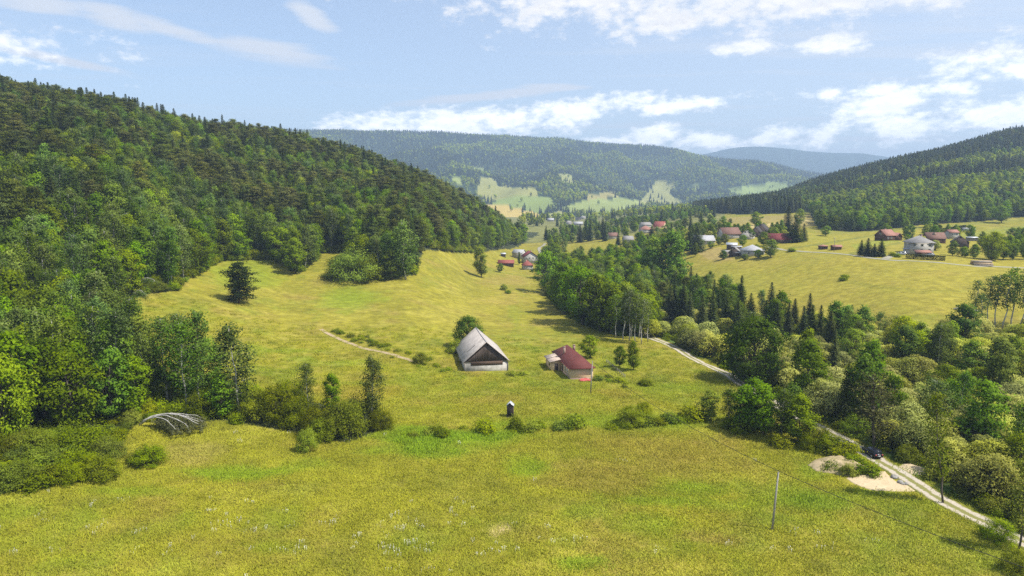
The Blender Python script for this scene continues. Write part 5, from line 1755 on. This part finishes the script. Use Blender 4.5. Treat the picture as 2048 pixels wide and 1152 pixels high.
for r_ in ('spur', 'front', 'slope', 'crest'):
    k_ = reg == r_
    put(kinds[k_], x[k_], y[k_], r_, 1.26, .98)
# low growth along the wood edge
x, y = grid_pts(-250, 60, 95, 520, 3.6)
z = H(x, y)
px, py = project(x, y, z)
ok = in_left(x, y, px, py) & ~in_left(x, y, px, py + 16) & ~((px > 405) & (py > 742)) & (px > -200) & (px < 1080) & clear(x, y, .3)
put(['shrub'] * ok.sum(), x[ok], y[ok], 'front', 1.2)

# creek belt
x, y = grid_pts(0, 390, 60, 480, 5.0)
z = H(x, y)
px, py = project(x, y, z)
ok = in_creek(px, py, y) & (px < 2500) & clear(x, y, .62)
x, y, z, px, py = x[ok], y[ok], z[ok], px[ok], py[ok]
n = len(x)
kinds = np.empty(n, object)
A_ = pick(dict(broad=.40, narrow=.24, willow=.20, birch=.12, bright=.04), n)
B_ = pick(dict(spruce=.24, birch=.18, narrow=.16, willow=.34, pine=.05, broad=.03), n)
C_ = pick(dict(willow=.74, narrow=.08, birch=.06, bright=.03, shrub=.10), n)
kinds[:] = C_
zb = (px < 1720) & (py < 700)
kinds[zb] = B_[zb]
za = px < 1300 + 40 * (fbm(x / 20, y / 20, 2, 5) - .5)
kinds[za] = A_[za]
zm = (py < 690) & (px > 1300) & (py < 640 + (px - 1300) * .1) & (rng.random(n) < .5)
kinds[zm & (kinds == 'spruce')] = 'narrow'
roadside = inpoly(px, py, CREEK) & ~inpoly(px - 16, py + 8, CREEK)
kinds[roadside & (px > 1430)] = 'shrub'
reg = np.where(za, 'belt', np.where(zb, 'sprucebelt', 'thicket'))
for r_ in ('belt', 'sprucebelt', 'thicket'):
    k_ = reg == r_
    put(kinds[k_], x[k_], y[k_], r_, 1.12 if r_ == 'belt' else 1.0)

# right hill wood
x, y = grid_pts(130, 1750, 480, 1800, 7.4)
z = H(x, y)
px, py = project(x, y, z)
ok = in_right(px, py, x, y) & (px < 2480) & clear(x, y)
x, y, z, px, py = x[ok], y[ok], z[ok], px[ok], py[ok]
n = len(x)
kinds = np.empty(n, object)
kinds[:] = pick(dict(spruce=.78, pine=.17, narrow=.05), n)
wv = 16 * (fbm(x / 60, y / 60, 3, 8) - .5)
pj = py + wv
L1 = lut({1400: 420, 1560: 396, 1640: 386, 1800: 350, 2048: 306, 2200: 280}, px)
L2 = lut({1400: 421, 1560: 402, 1640: 396, 1800: 366, 2048: 328, 2200: 302}, px)
L3 = lut({1400: 421, 1560: 406, 1640: 402, 1800: 380, 2048: 350, 2200: 326}, px)
L4 = lut({1400: 422, 1560: 410, 1640: 428, 1800: 414, 2048: 396, 2200: 380}, px)
light = pick(dict(birch=.16, bright=.72, willow=.12), n)
m_ = ((pj > L1) & (pj < L2) | (pj > L3) & (pj < L4)) & (px > 1540)
kinds[m_] = light[m_]
low = (pj >= L4) & (px > 1600)
kinds[low] = pick(dict(broad=.40, narrow=.40, birch=.14, spruce=.06), n)[low]
put(kinds, x, y, 'right')

# middle valley and gardens
x, y = grid_pts(20, 420, 420, 1150, 9)
z = H(x, y)
px, py = project(x, y, z)
MID = [(1083, 512), (1092, 478), (1120, 458), (1200, 450), (1300, 440), (1390, 428), (1440, 432), (1440, 455), (1400, 478), (1385, 515), (1350, 560), (1280, 548), (1200, 526)]
HOLES = [[(1125, 505), (1140, 492), (1180, 482), (1250, 478), (1255, 498), (1200, 512), (1150, 514)], [(1270, 470), (1340, 466), (1400, 455), (1400, 470), (1340, 482), (1290, 484)], [(1290, 452), (1390, 440), (1440, 436), (1440, 447), (1380, 458), (1330, 456)],
         [(1180, 442), (1290, 430), (1300, 438), (1200, 452)], [(1075, 505), (1092, 482), (1100, 484), (1085, 510)], [(1130, 452), (1180, 436), (1190, 446), (1150, 460)]]
ok = inpoly(px, py, MID) & clear(x, y)
for h_ in HOLES:
    ok &= ~inpoly(px, py, h_)
ok &= rng.random(len(x)) < .25 + .6 * (fbm(x / 45, y / 60, 2, 71) > .48)
x, y = x[ok], y[ok]
put(pick(dict(narrow=.34, broad=.30, spruce=.07, birch=.14, willow=.15), len(x)), x, y, 'valley', .78, 1.15)
x, y = grid_pts(100, 330, 330, 700, 8)
z = H(x, y)
px, py = project(x, y, z)
ok = (inpoly(px, py, [(1385, 500), (1400, 470), (1440, 462), (1560, 462), (1580, 470), (1548, 488), (1530, 496), (1495, 497), (1440, 498)]) & (rng.random(len(x)) < .95)) | \
     (inpoly(px, py, [(1885, 526), (1900, 500), (1960, 495), (2060, 470), (2150, 470), (2150, 560), (2010, 545), (1995, 530)]) & (rng.random(len(x)) < .9)) | \
     (inpoly(px, py, [(1760, 490), (1760, 468), (1960, 462), (1960, 500), (1860, 505)]) & (rng.random(len(x)) < .30))
ok &= clear(x, y, .5)
put(pick(dict(narrow=.4, broad=.35, shrub=.15, willow=.1), ok.sum()), x[ok], y[ok], 'garden', .62)
# far plain behind the hamlets
x, y = grid_pts(-60, 900, 1000, 2350, 19)
z = H(x, y)
px, py = project(x, y, z)
ok = (px > 1040) & (px < 1660) & ~in_right(px, py, x, y) & clear(x, y) & (rng.random(len(x)) < .22 + .7 * (fbm(x / 120, y / 70, 3, 77) > .52))
for poly, cc in FIELDS:
    ok &= ~(inpoly(px, py, poly) & (y > 1500))
put(pick(dict(far_broad=.8, far_spruce=.2), ok.sum()), x[ok], y[ok], 'plain')

# trees stay below the canopy line the photograph shows for their belt
LIM = {1080: 505, 1120: 492, 1200: 480, 1290: 470, 1370: 482, 1385: 545, 1440: 545, 1500: 535, 1560: 556, 1640: 556, 1670: 590, 1720: 606, 1800: 616, 1860: 622, 1900: 640, 1935: 590, 1980: 560, 2048: 540}
for i, (k, a, b, c, h, w_, r_) in enumerate(CAND):
    if r_ in ('belt', 'sprucebelt', 'thicket'):
        tx, ty = project(a, b, c + h)
        lim = lut(LIM, float(tx)) + (0 if k in ('spruce', 'narrow', 'birch') else 12) + rng.uniform(-6, 14)
        if ty < lim:
            h2 = h - (lim - float(ty)) * b / F
            CAND[i] = (k, a, b, c, max(h2, 0), w_ * (1 + .3 * (h - h2) / h), r_)
CAND = [q for q in CAND if q[4] > 1.6]

# ---- how much of each tree shows: front to back over a coarse picture
NAME['far_spruce'], NAME['far_broad'] = 'spruce_tree', 'broadleaf_tree'
GWD, GHT = 1024, 576
seen = np.zeros((GHT, GWD), bool)
order = sorted(range(len(CAND)), key=lambda i: CAND[i][2])
cx = np.array([c[1] for c in CAND]); cy = np.array([c[2] for c in CAND]); cz = np.array([c[3] for c in CAND]); chh = np.array([c[4] for c in CAND])
# line of sight to the upper crown
vis_top = np.ones(len(CAND), bool)
for f in np.linspace(.25, .97, 26):
    vis_top &= (CH + (cz + chh * .9 - CH) * f) > H(cx * f, cy * f) - .5
tpx, tpy = project(cx, cy, cz + chh)
bpx, bpy_ = project(cx, cy, cz)
area = np.zeros(len(CAND))
blockh = np.zeros(len(CAND), bool)
for i in order:
    k, a, b, c, h, w, reg_ = CAND[i]
    hw_ = SPEC[k]['R'] * h / SPEC[k]['H'] * w * F / b * .85
    for (x0, y0, x1, y1, dd) in HBOX:
        if b < dd + 3 and tpx[i] + hw_ > x0 and tpx[i] - hw_ < x1 and tpy[i] < y0 + .5 * (y1 - y0) and bpy_[i] > y0:
            blockh[i] = True
    for (sx_, sy_, sh_, sw_, sd_) in SHOW:
        if b < sd_ and abs(tpx[i] - sx_) < hw_ * .7 + sw_ * .6 and tpy[i] < sy_ - .5 * sh_ and bpy_[i] > sy_ - sh_:
            blockh[i] = True
    if not vis_top[i] or blockh[i]:
        continue
    x0, x1 = int(max(0, (tpx[i] - hw_) / 2)), int(min(GWD, (tpx[i] + hw_) / 2 + 1))
    y0, y1 = int(max(0, tpy[i] / 2)), int(min(GHT, bpy_[i] / 2 + 1))
    if x1 <= x0 or y1 <= y0:
        continue
    sub = seen[y0:y1, x0:x1]
    area[i] = (~sub).sum()
    sub[:] = True

WHERE = dict(spur='on the wooded spur above the upper meadow', front='in the lower rows of the left wood', slope='on the middle slope of the left wood', crest='near the crest of the left wood',
             belt='in the tree belt along the meadow', sprucebelt='in the dark middle of the creek belt', thicket='in the creek thicket right of the road', right='in the wood on the right hill',
             valley='among the trees of the middle valley', garden='in the gardens of the right hamlet', plain='on the far valley floor')
LOOK = dict(broad='round crowned leafy tree', narrow='upright leafy tree', bright='bright yellow green tree', birch='drooping grey green birch', aspen='thin pale stemmed birch', willow='pale silvery willow dome', spruce='dark pointed spruce', pine='brownish green pine',
            shrub='leafy low bush', far_spruce='tiny dark spruce', far_broad='tiny leafy tree')
GRP = dict(broad='leafy trees', narrow='upright leafy trees', bright='bright green trees', birch='birches', aspen='pale stemmed birches', willow='willows', spruce='spruces', pine='pines', shrub='bushes', far_spruce='tiny spruces', far_broad='tiny trees')
LIMIT = 285
used = {}
for o in COL.objects:
    if o.parent is None and o.get('category') in ('tree', 'shrub'):
        st_ = o.name.split('.')[0]
        used[st_] = used.get(st_, 0) + 1
chosen = np.zeros(len(CAND), bool)
NM = dict(NAME, aspen='birch_tree')
for i in np.argsort(-area):
    if area[i] < 9:
        break
    nm = NM[CAND[i][0]]
    if used.get(nm, 0) < LIMIT:
        used[nm] = used.get(nm, 0) + 1
        chosen[i] = True
stuff = {}
for i, (k, a, b, c, h, w, reg_) in enumerate(CAND):
    if blockh[i]:
        continue
    if chosen[i]:
        o = tree(k, (a, b, c), h, LOOK[k] + ' ' + WHERE[reg_], GRP[k] + ' ' + WHERE[reg_], width=w, name=NM[k])
    elif vis_top[i] or reg_ in ('right', 'crest', 'slope', 'spur'):
        stuff.setdefault({'right': 'right_hill_wood', 'plain': 'far_valley_trees', 'valley': 'valley_trees', 'garden': 'valley_trees', 'belt': 'creek_wood', 'sprucebelt': 'creek_wood', 'thicket': 'creek_wood'}.get(reg_, 'left_hill_wood'), []).append((k, a, b, c, h))
SLAB = dict(right_hill_wood='mixed dark and light green wood covering the right hill', far_valley_trees='scattered small trees of the far valley floor', valley_trees='further small trees between the valley fields',
            creek_wood='further trees packed in the creek belt', left_hill_wood='further trees packed on the wooded left hill')
for nm, L in stuff.items():
    ks = sorted({t_[0] for t_ in L})
    meshes, start = [], {}
    for k in ks:
        start[k] = len(meshes)
        meshes += [v[2] for v in SPEC[k]['v']]
    P = [(a, b, c - .05) for k, a, b, c, h in L]
    scatter(nm, meshes, P, [h / SPEC[k]['H'] for k, a, b, c, h in L], rng.uniform(0, 6.28, len(L)), [start[k] + int(rng.integers(0, len(SPEC[k]['v']))) for k, a, b, c, h in L], SLAB[nm])
print('TREES', len(CAND), 'individual', chosen.sum(), used, {k: len(v) for k, v in stuff.items()})

# the far mountain's forest: a mass nobody could count
x, y = grid_pts(-1900, 2600, 1950, 4600, 14.5)
z = H(x, y)
px, py = project(x, y, z)
dens = rng.random(len(x)) < np.where(y < 2700, .35 + .6 * (fbm(x / 150, y / 120, 3, 301) > .47), .97)
ok = (px > 380) & (px < 1820) & dens
for poly, cc in FIELDS:
    ok &= ~inpoly(px + 8 * (fbm(x / 60, y / 60, 2, 5) - .5), py, poly) | (rng.random(len(x)) < .03) | (y > 4150)
vt = np.ones(len(x), bool)
for f in np.linspace(.3, .98, 22):
    vt &= (CH + (z + 16 - CH) * f) > H(x * f, y * f) - 3
ok &= vt
x, y, z = x[ok], y[ok], z[ok]
con = fbm(x / 260, y / 200, 4, 311) + .10 * sstep(3500, 4200, y) > .50
con = np.where(rng.random(len(x)) < .15, ~con, con)
meshes = [v[2] for v in SPEC['far_broad']['v']] + [v[2] for v in SPEC['far_spruce']['v']] + [v[2] for v in SPEC['pale_broad']['v']]
kk = np.where(con, 4 + rng.integers(0, 3, len(x)), rng.integers(0, 4, len(x)))
pale = ~con & (fbm(x / 110, y / 90, 3, 321) + rng.normal(size=len(x)) * .05 > .5)
kk = np.where(pale, 7 + rng.integers(0, 3, len(x)), kk)
scatter('mountain_forest', meshes, np.stack([x, y, z - .3], 1), rng.uniform(.8, 1.35, len(x)), rng.uniform(0, 6.28, len(x)), kk, 'hazy mixed forest on the far mountain')
print('MOUNTAIN', len(x))

# undergrowth in the belts, weeds on the ditch and the path bank
meshes = [v[2] for v in SPEC['shrub']['v']] + [v[2] for v in SPEC['weed']['v']]
x, y = grid_pts(-260, 330, 78, 420, 2.3)
z = H(x, y)
px, py = project(x, y, z)
inw = (in_creek(px, py, y) | (in_left(x, y, px, py) & (y < 330) & ~((px > 480) & (py > 742))))
ditch = np.zeros(len(x), bool)
for poly in ([(790, 868), (900, 862), (1010, 850), (1140, 845), (1260, 836), (1400, 832), (1400, 846), (1270, 856), (1130, 862), (1000, 872), (860, 880)], [(650, 657), (700, 668), (770, 690), (830, 710), (900, 740), (905, 750), (840, 730), (770, 706), (700, 684)],
             [(1025, 738), (1060, 760), (1052, 760), (1022, 744)], [(1190, 740), (1245, 765), (1300, 770), (1240, 772), (1195, 757)]):
    in_ = inpoly(px + rng.normal(size=len(x)) * 5, py + rng.normal(size=len(x)) * 3, poly)
    ditch |= in_ & (rng.random(len(x)) < (.4 if poly[0][1] > 800 else 1.0))
ok = (inw & (rng.random(len(x)) < .8) | ditch & (rng.random(len(x)) < .8)) & (px > -200) & (px < 2250)
Rd = spline(ROAD, 300)
for qx, qy in Rd:
    ok &= (x - qx) ** 2 + (y - qy) ** 2 > 2.7 ** 2
for qx, qy in spline([ground(*p) for p in [(642, 659), (668, 673), (700, 687), (735, 699), (775, 707), (805, 716), (830, 724)]], 120):
    ok &= (x - qx) ** 2 + (y - qy) ** 2 > 1.9 ** 2
isw = ditch[ok] | (rng.random(ok.sum()) < .35)
kk = np.where(isw, 4 + rng.integers(0, 3, ok.sum()), rng.integers(0, 4, ok.sum()))
ss = np.where(isw, rng.uniform(.6, 1.5, ok.sum()), rng.uniform(.35, .85, ok.sum()))
scatter('undergrowth', meshes, np.stack([x[ok], y[ok], z[ok] - .05], 1), ss, rng.uniform(0, 6.28, ok.sum()), kk, 'low undergrowth and weeds under trees and along ditches')

# ------------------------------------------------------------------ meadow grass and flowers
m, nt, p = new_mat('grass_blades')
tcol = nt.n('ShaderNodeAttribute', attribute_name='tcol', attribute_type='INSTANCER').outputs['Color']
ti = nt.n('ShaderNodeAttribute', attribute_name='tint').outputs['Fac']
ti = nt.math('MULTIPLY_ADD', ti, .25, 1.0)
col = nt.mix(1.0, tcol, nt.n('ShaderNodeCombineColor', ins={0: ti, 1: ti, 2: ti}).outputs[0], 'MULTIPLY')
setin(nt, p, 'Base Color', col); setin(nt, p, 'Roughness', .7); setin(nt, p, 'Specular IOR Level', .1)
gn = nt.n('ShaderNodeNewGeometry').outputs['Normal']
nn = nt.n('ShaderNodeVectorMath', operation='NORMALIZE', ins={0: nt.n('ShaderNodeVectorMath', operation='ADD', ins={0: gn, 1: (0, 0, 1.6)}).outputs[0]}).outputs[0]
nt.t.links.new(nn, p.inputs['Normal'])
tr = nt.n('ShaderNodeBsdfTranslucent', ins={'Color': col})
mx = nt.n('ShaderNodeMixShader', ins={0: .35, 1: p.outputs[0], 2: tr.outputs[0]})
nt.t.links.new(mx.outputs[0], m.node_tree.nodes['Material Output'].inputs[0])
M['grass'] = m


def grass_patch(seed, size=2.0, n=120, h=(.07, .24)):
    g = np.random.default_rng(seed)
    c = g.normal(size=(n, 2)) * size * .33
    hh = g.uniform(*h, n)
    w = g.uniform(.025, .07, n)
    az = g.uniform(0, 6.28, n)
    ln = g.normal(size=(n, 2)) * .13
    ca, sa = np.cos(az), np.sin(az)
    V = np.stack([np.stack([c[:, 0] - ca * w, c[:, 1] - sa * w, np.full(n, -.05)], 1), np.stack([c[:, 0] + ca * w, c[:, 1] + sa * w, np.full(n, -.05)], 1),
                  np.stack([c[:, 0] + ca * w * .5 + ln[:, 0], c[:, 1] + sa * w * .5 + ln[:, 1], hh], 1), np.stack([c[:, 0] - ca * w * .5 + ln[:, 0], c[:, 1] - sa * w * .5 + ln[:, 1], hh], 1)], 1).reshape(-1, 3)
    return new_mesh('grass_patch', V, np.arange(4 * n).reshape(n, 4), [M['grass']], False, np.clip(.3 + .6 * (hh - h[0]) / (h[1] - h[0]) * g.uniform(.3, 1, n), 0, 1))


GP = [grass_patch(900 + i) for i in range(4)] + [grass_patch(910 + i, 1.8, 120, (.2, .5)) for i in range(3)]
x, y = grid_pts(-190, 110, 66, 235, 1.15)
z = H(x, y)
px, py = project(x, y, z)
ok = (px > -150) & (px < 2200) & (py < 1260) & ~in_creek(px, py, y) & ~in_left(x, y, px, py)
ok &= rng.random(len(x)) < 1 - sstep(130, 235, y) * .8
for qx, qy in Rd:
    ok &= (x - qx) ** 2 + (y - qy) ** 2 > 2.2 ** 2
for poly in ([(1685, 957), (1725, 943), (1775, 941), (1795, 962), (1850, 982), (1800, 986), (1745, 983), (1710, 972)], [(1612, 930), (1640, 913), (1690, 912), (1742, 940), (1738, 952), (1700, 956), (1650, 948)], [(905, 690), (960, 640), (1022, 720), (1022, 748), (925, 746)],
             [(1078, 712), (1130, 680), (1195, 735), (1190, 762), (1138, 760)]):
    ok &= ~inpoly(px + rng.normal(size=len(x)) * 3.5, py + rng.normal(size=len(x)) * 2, poly)
x, y, z = x[ok], y[ok], z[ok]
gc = gcol_at(x, y)
lush = (gc[:, 1] > gc[:, 0] * 1.25)
kk = np.where(lush & (rng.random(len(x)) < .7), 4 + rng.integers(0, 3, len(x)), rng.integers(0, 4, len(x)))
var = rng.uniform(1.0, 1.24, (len(x), 1)) * (.82 + .42 * fbm(x / 2.5, y / 2.5, 2, 400)[:, None])
tc3 = gc * var * np.array([1.24, 1.37, .9])
scatter('meadow_grass', GP, np.stack([x, y, z], 1), rng.uniform(.7, 1.35, len(x)), rng.uniform(0, 6.28, len(x)), kk, 'tall unmown grass of the near meadow', tc3)
print('GRASS', len(x))

m, nt, p = new_mat('white_flower')
setin(nt, p, 'Base Color', (.72, .70, .64)); setin(nt, p, 'Roughness', .7)
M['flower'] = m


def flower(seed):
    g = np.random.default_rng(seed)
    b = MB()
    tw = []
    for s in range(5):
        x, y, h = g.normal() * .45, g.normal() * .45, g.uniform(.45, .8)
        b.tube([(x, y, 0), (x + g.normal() * .05, y, h)], .008, 3)
        r = g.uniform(.03, .06)
        n = 7
        v = [(x, y, h + .02)] + [(x + r * math.cos(6.283 * i / n), y + r * math.sin(6.283 * i / n), h - .01) for i in range(n)]
        b.add(v, [(0, i + 1, (i + 1) % n + 1) for i in range(n)])
    return new_mesh('flower_heads', b.V, b.F, [M['flower']])


x, y = grid_pts(-110, 60, 70, 140, 1.0, .5)
z = H(x, y)
px, py = project(x, y, z)
w = np.zeros(len(x))
for ex, ey, rx, ry, st in [(230, 1045, 130, 40, .28), (500, 1080, 200, 50, .35), (850, 1085, 140, 60, .6), (980, 1100, 60, 40, .5), (120, 1120, 120, 40, .2), (1110, 1075, 60, 25, .35), (700, 1060, 100, 40, .3), (1330, 1120, 200, 50, .05), (400, 990, 100, 20, .12), (800, 1140, 60, 14, .6), (1560, 1085, 200, 40, .08), (1300, 900, 300, 80, .012), (600, 930, 200, 60, .02)]:
    w = np.maximum(w, st * np.exp(-((px - ex) / rx) ** 2 - ((py - ey) / ry) ** 2))
ok = rng.random(len(x)) < .3 * w * (.2 + 1.6 * (fbm(x / 3, y / 3, 3, 501) > .5))
scatter('meadow_flowers', [flower(1), flower(2), flower(3)], np.stack([x[ok], y[ok], z[ok]], 1), rng.uniform(.7, 1.3, ok.sum()), rng.uniform(0, 6.28, ok.sum()), rng.integers(0, 3, ok.sum()), 'white wild flowers dotted through the near meadow')

# ------------------------------------------------------------------ sky, clouds, sun, air
SUN_EL, SUN_AZ = R(56), R(90 + 18)             # azimuth clockwise from +Y
w = bpy.data.worlds.new('World')
sc.world = w
w.use_nodes = True
w.node_tree.nodes.clear()
nt = NT(w.node_tree)
sky = nt.n('ShaderNodeTexSky', sky_type='NISHITA')
sky.sun_disc = False
sky.sun_elevation = SUN_EL
sky.sun_rotation = SUN_AZ
sky.altitude = 600
sky.air_density = 1.0
sky.dust_density = 1.6
sky.ozone_density = 1.0
d = nt.n('ShaderNodeTexCoord').outputs['Generated']
sx = nt.n('ShaderNodeSeparateXYZ', ins={0: d})
X, Y, Z = sx.outputs
az = nt.math('ARCTAN2', X, Y)
el = nt.math('ARCSINE', Z)
# high thin cloud: streaks on a flat layer far above
zc = nt.math('MAXIMUM', Z, .02)
flat = nt.n('ShaderNodeCombineXYZ', ins={0: nt.math('DIVIDE', X, zc), 1: nt.math('DIVIDE', Y, zc)}).outputs[0]
ang = nt.n('ShaderNodeCombineXYZ', ins={0: az, 1: nt.math('MULTIPLY', el, 1.9)}).outputs[0]


def ae(px, py):
    u, dy, dz = pdir(px, py)
    return math.atan2(u, dy), math.atan2(dz, math.hypot(u, dy))


def ell(px, py, rx, ry, tilt=0.0):
    """1 at the middle of a cloud's patch of sky, 0 on its rim, negative beyond"""
    a0, e0 = ae(px, py)
    da, de = nt.math('SUBTRACT', az, a0), nt.math('SUBTRACT', el, e0)
    ca, sa = math.cos(R(tilt)), math.sin(R(tilt))
    u = nt.math('MULTIPLY_ADD', da, ca, nt.math('MULTIPLY', de, sa))
    v = nt.math('MULTIPLY_ADD', de, ca, nt.math('MULTIPLY', da, -sa))
    u, v = nt.math('MULTIPLY', u, F / rx), nt.math('MULTIPLY', v, F / ry)
    r2 = nt.math('MULTIPLY_ADD', u, u, nt.math('MULTIPLY', v, v))
    return nt.math('SUBTRACT', 1.0, nt.math('SQRT', r2))


def maxof(L):
    o = L[0]
    for q in L[1:]:
        o = nt.math('MAXIMUM', o, q)
    return o


CUM = [(1390, -8, 390, 62, -1), (1340, 36, 110, 30, 0), (1060, 10, 140, 30, 0), (1640, -5, 240, 40, 0), (930, 248, 225, 32, 3), (1100, 230, 190, 26, 6), (770, 248, 80, 26, 0), (1370, 210, 90, 15, 6), (1310, 275, 70, 24, 0), (1400, 285, 100, 18, 0),
       (1540, 272, 50, 17, 10), (1700, 230, 80, 26, 35), (1770, 205, 100, 26, 15), (1810, 180, 150, 15, 0), (1930, 245, 180, 24, 5), (2025, 222, 70, 20, 0), (1480, 96, 80, 13, 0), (1660, 90, 60, 15, 0),
       (1820, 262, 110, 17, 0), (2120, 120, 140, 40, 0), (2300, 200, 200, 60, 0), (-250, 60, 220, 40, 0), (1230, 282, 60, 10, 0)]
mk = maxof([ell(*c) for c in CUM])
na = nt.n('ShaderNodeTexNoise', ins={'Vector': ang, 'Scale': 17.0, 'Detail': 9.0, 'Roughness': .58}).outputs[0]
up = nt.n('ShaderNodeVectorMath', operation='ADD', ins={0: ang, 1: (-.004, -.012, 0)}).outputs[0]
nb = nt.n('ShaderNodeTexNoise', ins={'Vector': up, 'Scale': 17.0, 'Detail': 6.0, 'Roughness': .55}).outputs[0]
nf = nt.n('ShaderNodeTexNoise', ins={'Vector': ang, 'Scale': 62.0, 'Detail': 7.0, 'Roughness': .62}).outputs[0]
mk = nt.math('MINIMUM', mk, .62)
dens = nt.math('ADD', mk, nt.math('MULTIPLY', nt.math('SUBTRACT', na, .5), 3.4))
dens = nt.math('ADD', dens, nt.math('MULTIPLY', nt.math('SUBTRACT', nf, .5), 1.9))
cum = nt.ramp(dens, -.30, .95)
cir_m = maxof([ell(545, 104, 130, 26, -6), ell(240, 38, 80, 22, -8), ell(140, 124, 110, 10, -8), ell(330, 55, 120, 16, -10), ell(980, 192, 230, 13, 6), ell(1110, 174, 90, 11, 0), ell(80, 10, 90, 16, 0), ell(620, 30, 60, 22, -30)])
nc = nt.n('ShaderNodeTexNoise', ins={'Vector': nt.n('ShaderNodeMapping', ins={0: ang, 2: (0, 0, R(8)), 3: (5, 26, 1)}).outputs[0], 'Scale': 1.6, 'Detail': 7.0, 'Roughness': .55}).outputs[0]
cir = nt.math('MULTIPLY', nt.ramp(nt.math('ADD', cir_m, nt.math('MULTIPLY', nt.math('SUBTRACT', nc, .5), 1.3)), -.25, .75), .9)
nv = nt.n('ShaderNodeTexNoise', ins={'Vector': nt.n('ShaderNodeMapping', ins={0: flat, 2: (0, 0, R(35)), 3: (.25, .9, 1)}).outputs[0], 'Scale': .9, 'Detail': 8.0, 'Roughness': .6}).outputs[0]
veil = nt.math('MULTIPLY', nt.ramp(nv, .30, .74), nt.ramp(az, -.5, .6, .42, .85))
soft = nt.math('MAXIMUM', nt.math('MAXIMUM', cir, veil), nt.ramp(az, -.5, .6, .16, .42))
lit = nt.ramp(nt.math('SUBTRACT', na, nb), -.11, .10)
thick = nt.ramp(dens, .35, 1.5)
shade = nt.math('MULTIPLY', thick, nt.math('SUBTRACT', 1.0, lit), clamp=True)
ccol = nt.mix(shade, (1.0, .965, .93), (.60, .62, .68))
bg_sky = nt.n('ShaderNodeBackground', ins={0: sky.outputs[0], 1: .135})
bg_soft = nt.n('ShaderNodeBackground', ins={0: (.86, .89, .95, 1), 1: .68})
bg_cum = nt.n('ShaderNodeBackground', ins={0: ccol, 1: nt.ramp(el, .09, .24, 1.4, .82)})
m1 = nt.n('ShaderNodeMixShader', ins={0: soft, 1: bg_sky.outputs[0], 2: bg_soft.outputs[0]})
m2 = nt.n('ShaderNodeMixShader', ins={0: cum, 1: m1.outputs[0], 2: bg_cum.outputs[0]})
out = nt.n('ShaderNodeOutputWorld')
nt.t.links.new(m2.outputs[0], out.inputs[0])
w.cycles.sampling_method = 'MANUAL'
w.cycles.sample_map_resolution = 512

sl = bpy.data.lights.new('sun', 'SUN')
sl.energy = 4.8
sl.angle = R(.53)
sl.color = (1.0, .95, .86)
so = bpy.data.objects.new('sun', sl)
COL.objects.link(so)
tos = Vector((math.sin(SUN_AZ) * math.cos(SUN_EL), math.cos(SUN_AZ) * math.cos(SUN_EL), math.sin(SUN_EL)))
so.rotation_euler = tos.to_track_quat('Z', 'Y').to_euler()

b = MB().box(-15000, 15000, -15000, 15000, float(GRID.min()) - 20, float(GRID.max()) + 60)
hm = bpy.data.materials.new('haze_air')
hm.use_nodes = True
hm.node_tree.nodes.clear()
hn = NT(hm.node_tree)
pv = hn.n('ShaderNodeVolumePrincipled', ins={'Color': (.54, .73, 1.0, 1), 'Density': .00017, 'Anisotropy': .1})
ho = hn.n('ShaderNodeOutputMaterial')
hn.t.links.new(pv.outputs[0], ho.inputs['Volume'])
tag(b.build('haze', hm), kind='stuff')

cam = bpy.data.cameras.new('camera')
cam.sensor_width = 36
cam.lens = 36 * F / 2048
cam.clip_start = .5
cam.clip_end = 40000
co = bpy.data.objects.new('camera', cam)
COL.objects.link(co)
co.location = (0, 0, CH)
co.rotation_euler = (math.pi / 2 - TH, 0, 0)
sc.camera = co

sc.view_settings.view_transform = 'Standard'
sc.view_settings.look = 'None'
sc.view_settings.exposure = 0.6
sc.view_settings.gamma = 1.0
sc.cycles.max_bounces = 5
sc.cycles.diffuse_bounces = 3
sc.cycles.transmission_bounces = 3
sc.cycles.volume_bounces = 0
sc.cycles.transparent_max_bounces = 4
sc.cycles.use_denoising = False
sc.cycles.denoiser = 'OPENIMAGEDENOISE'
sc.cycles.denoising_input_passes = 'RGB_ALBEDO_NORMAL'
sc.cycles.denoising_prefilter = 'ACCURATE'
sc.cycles.volume_max_steps = 16
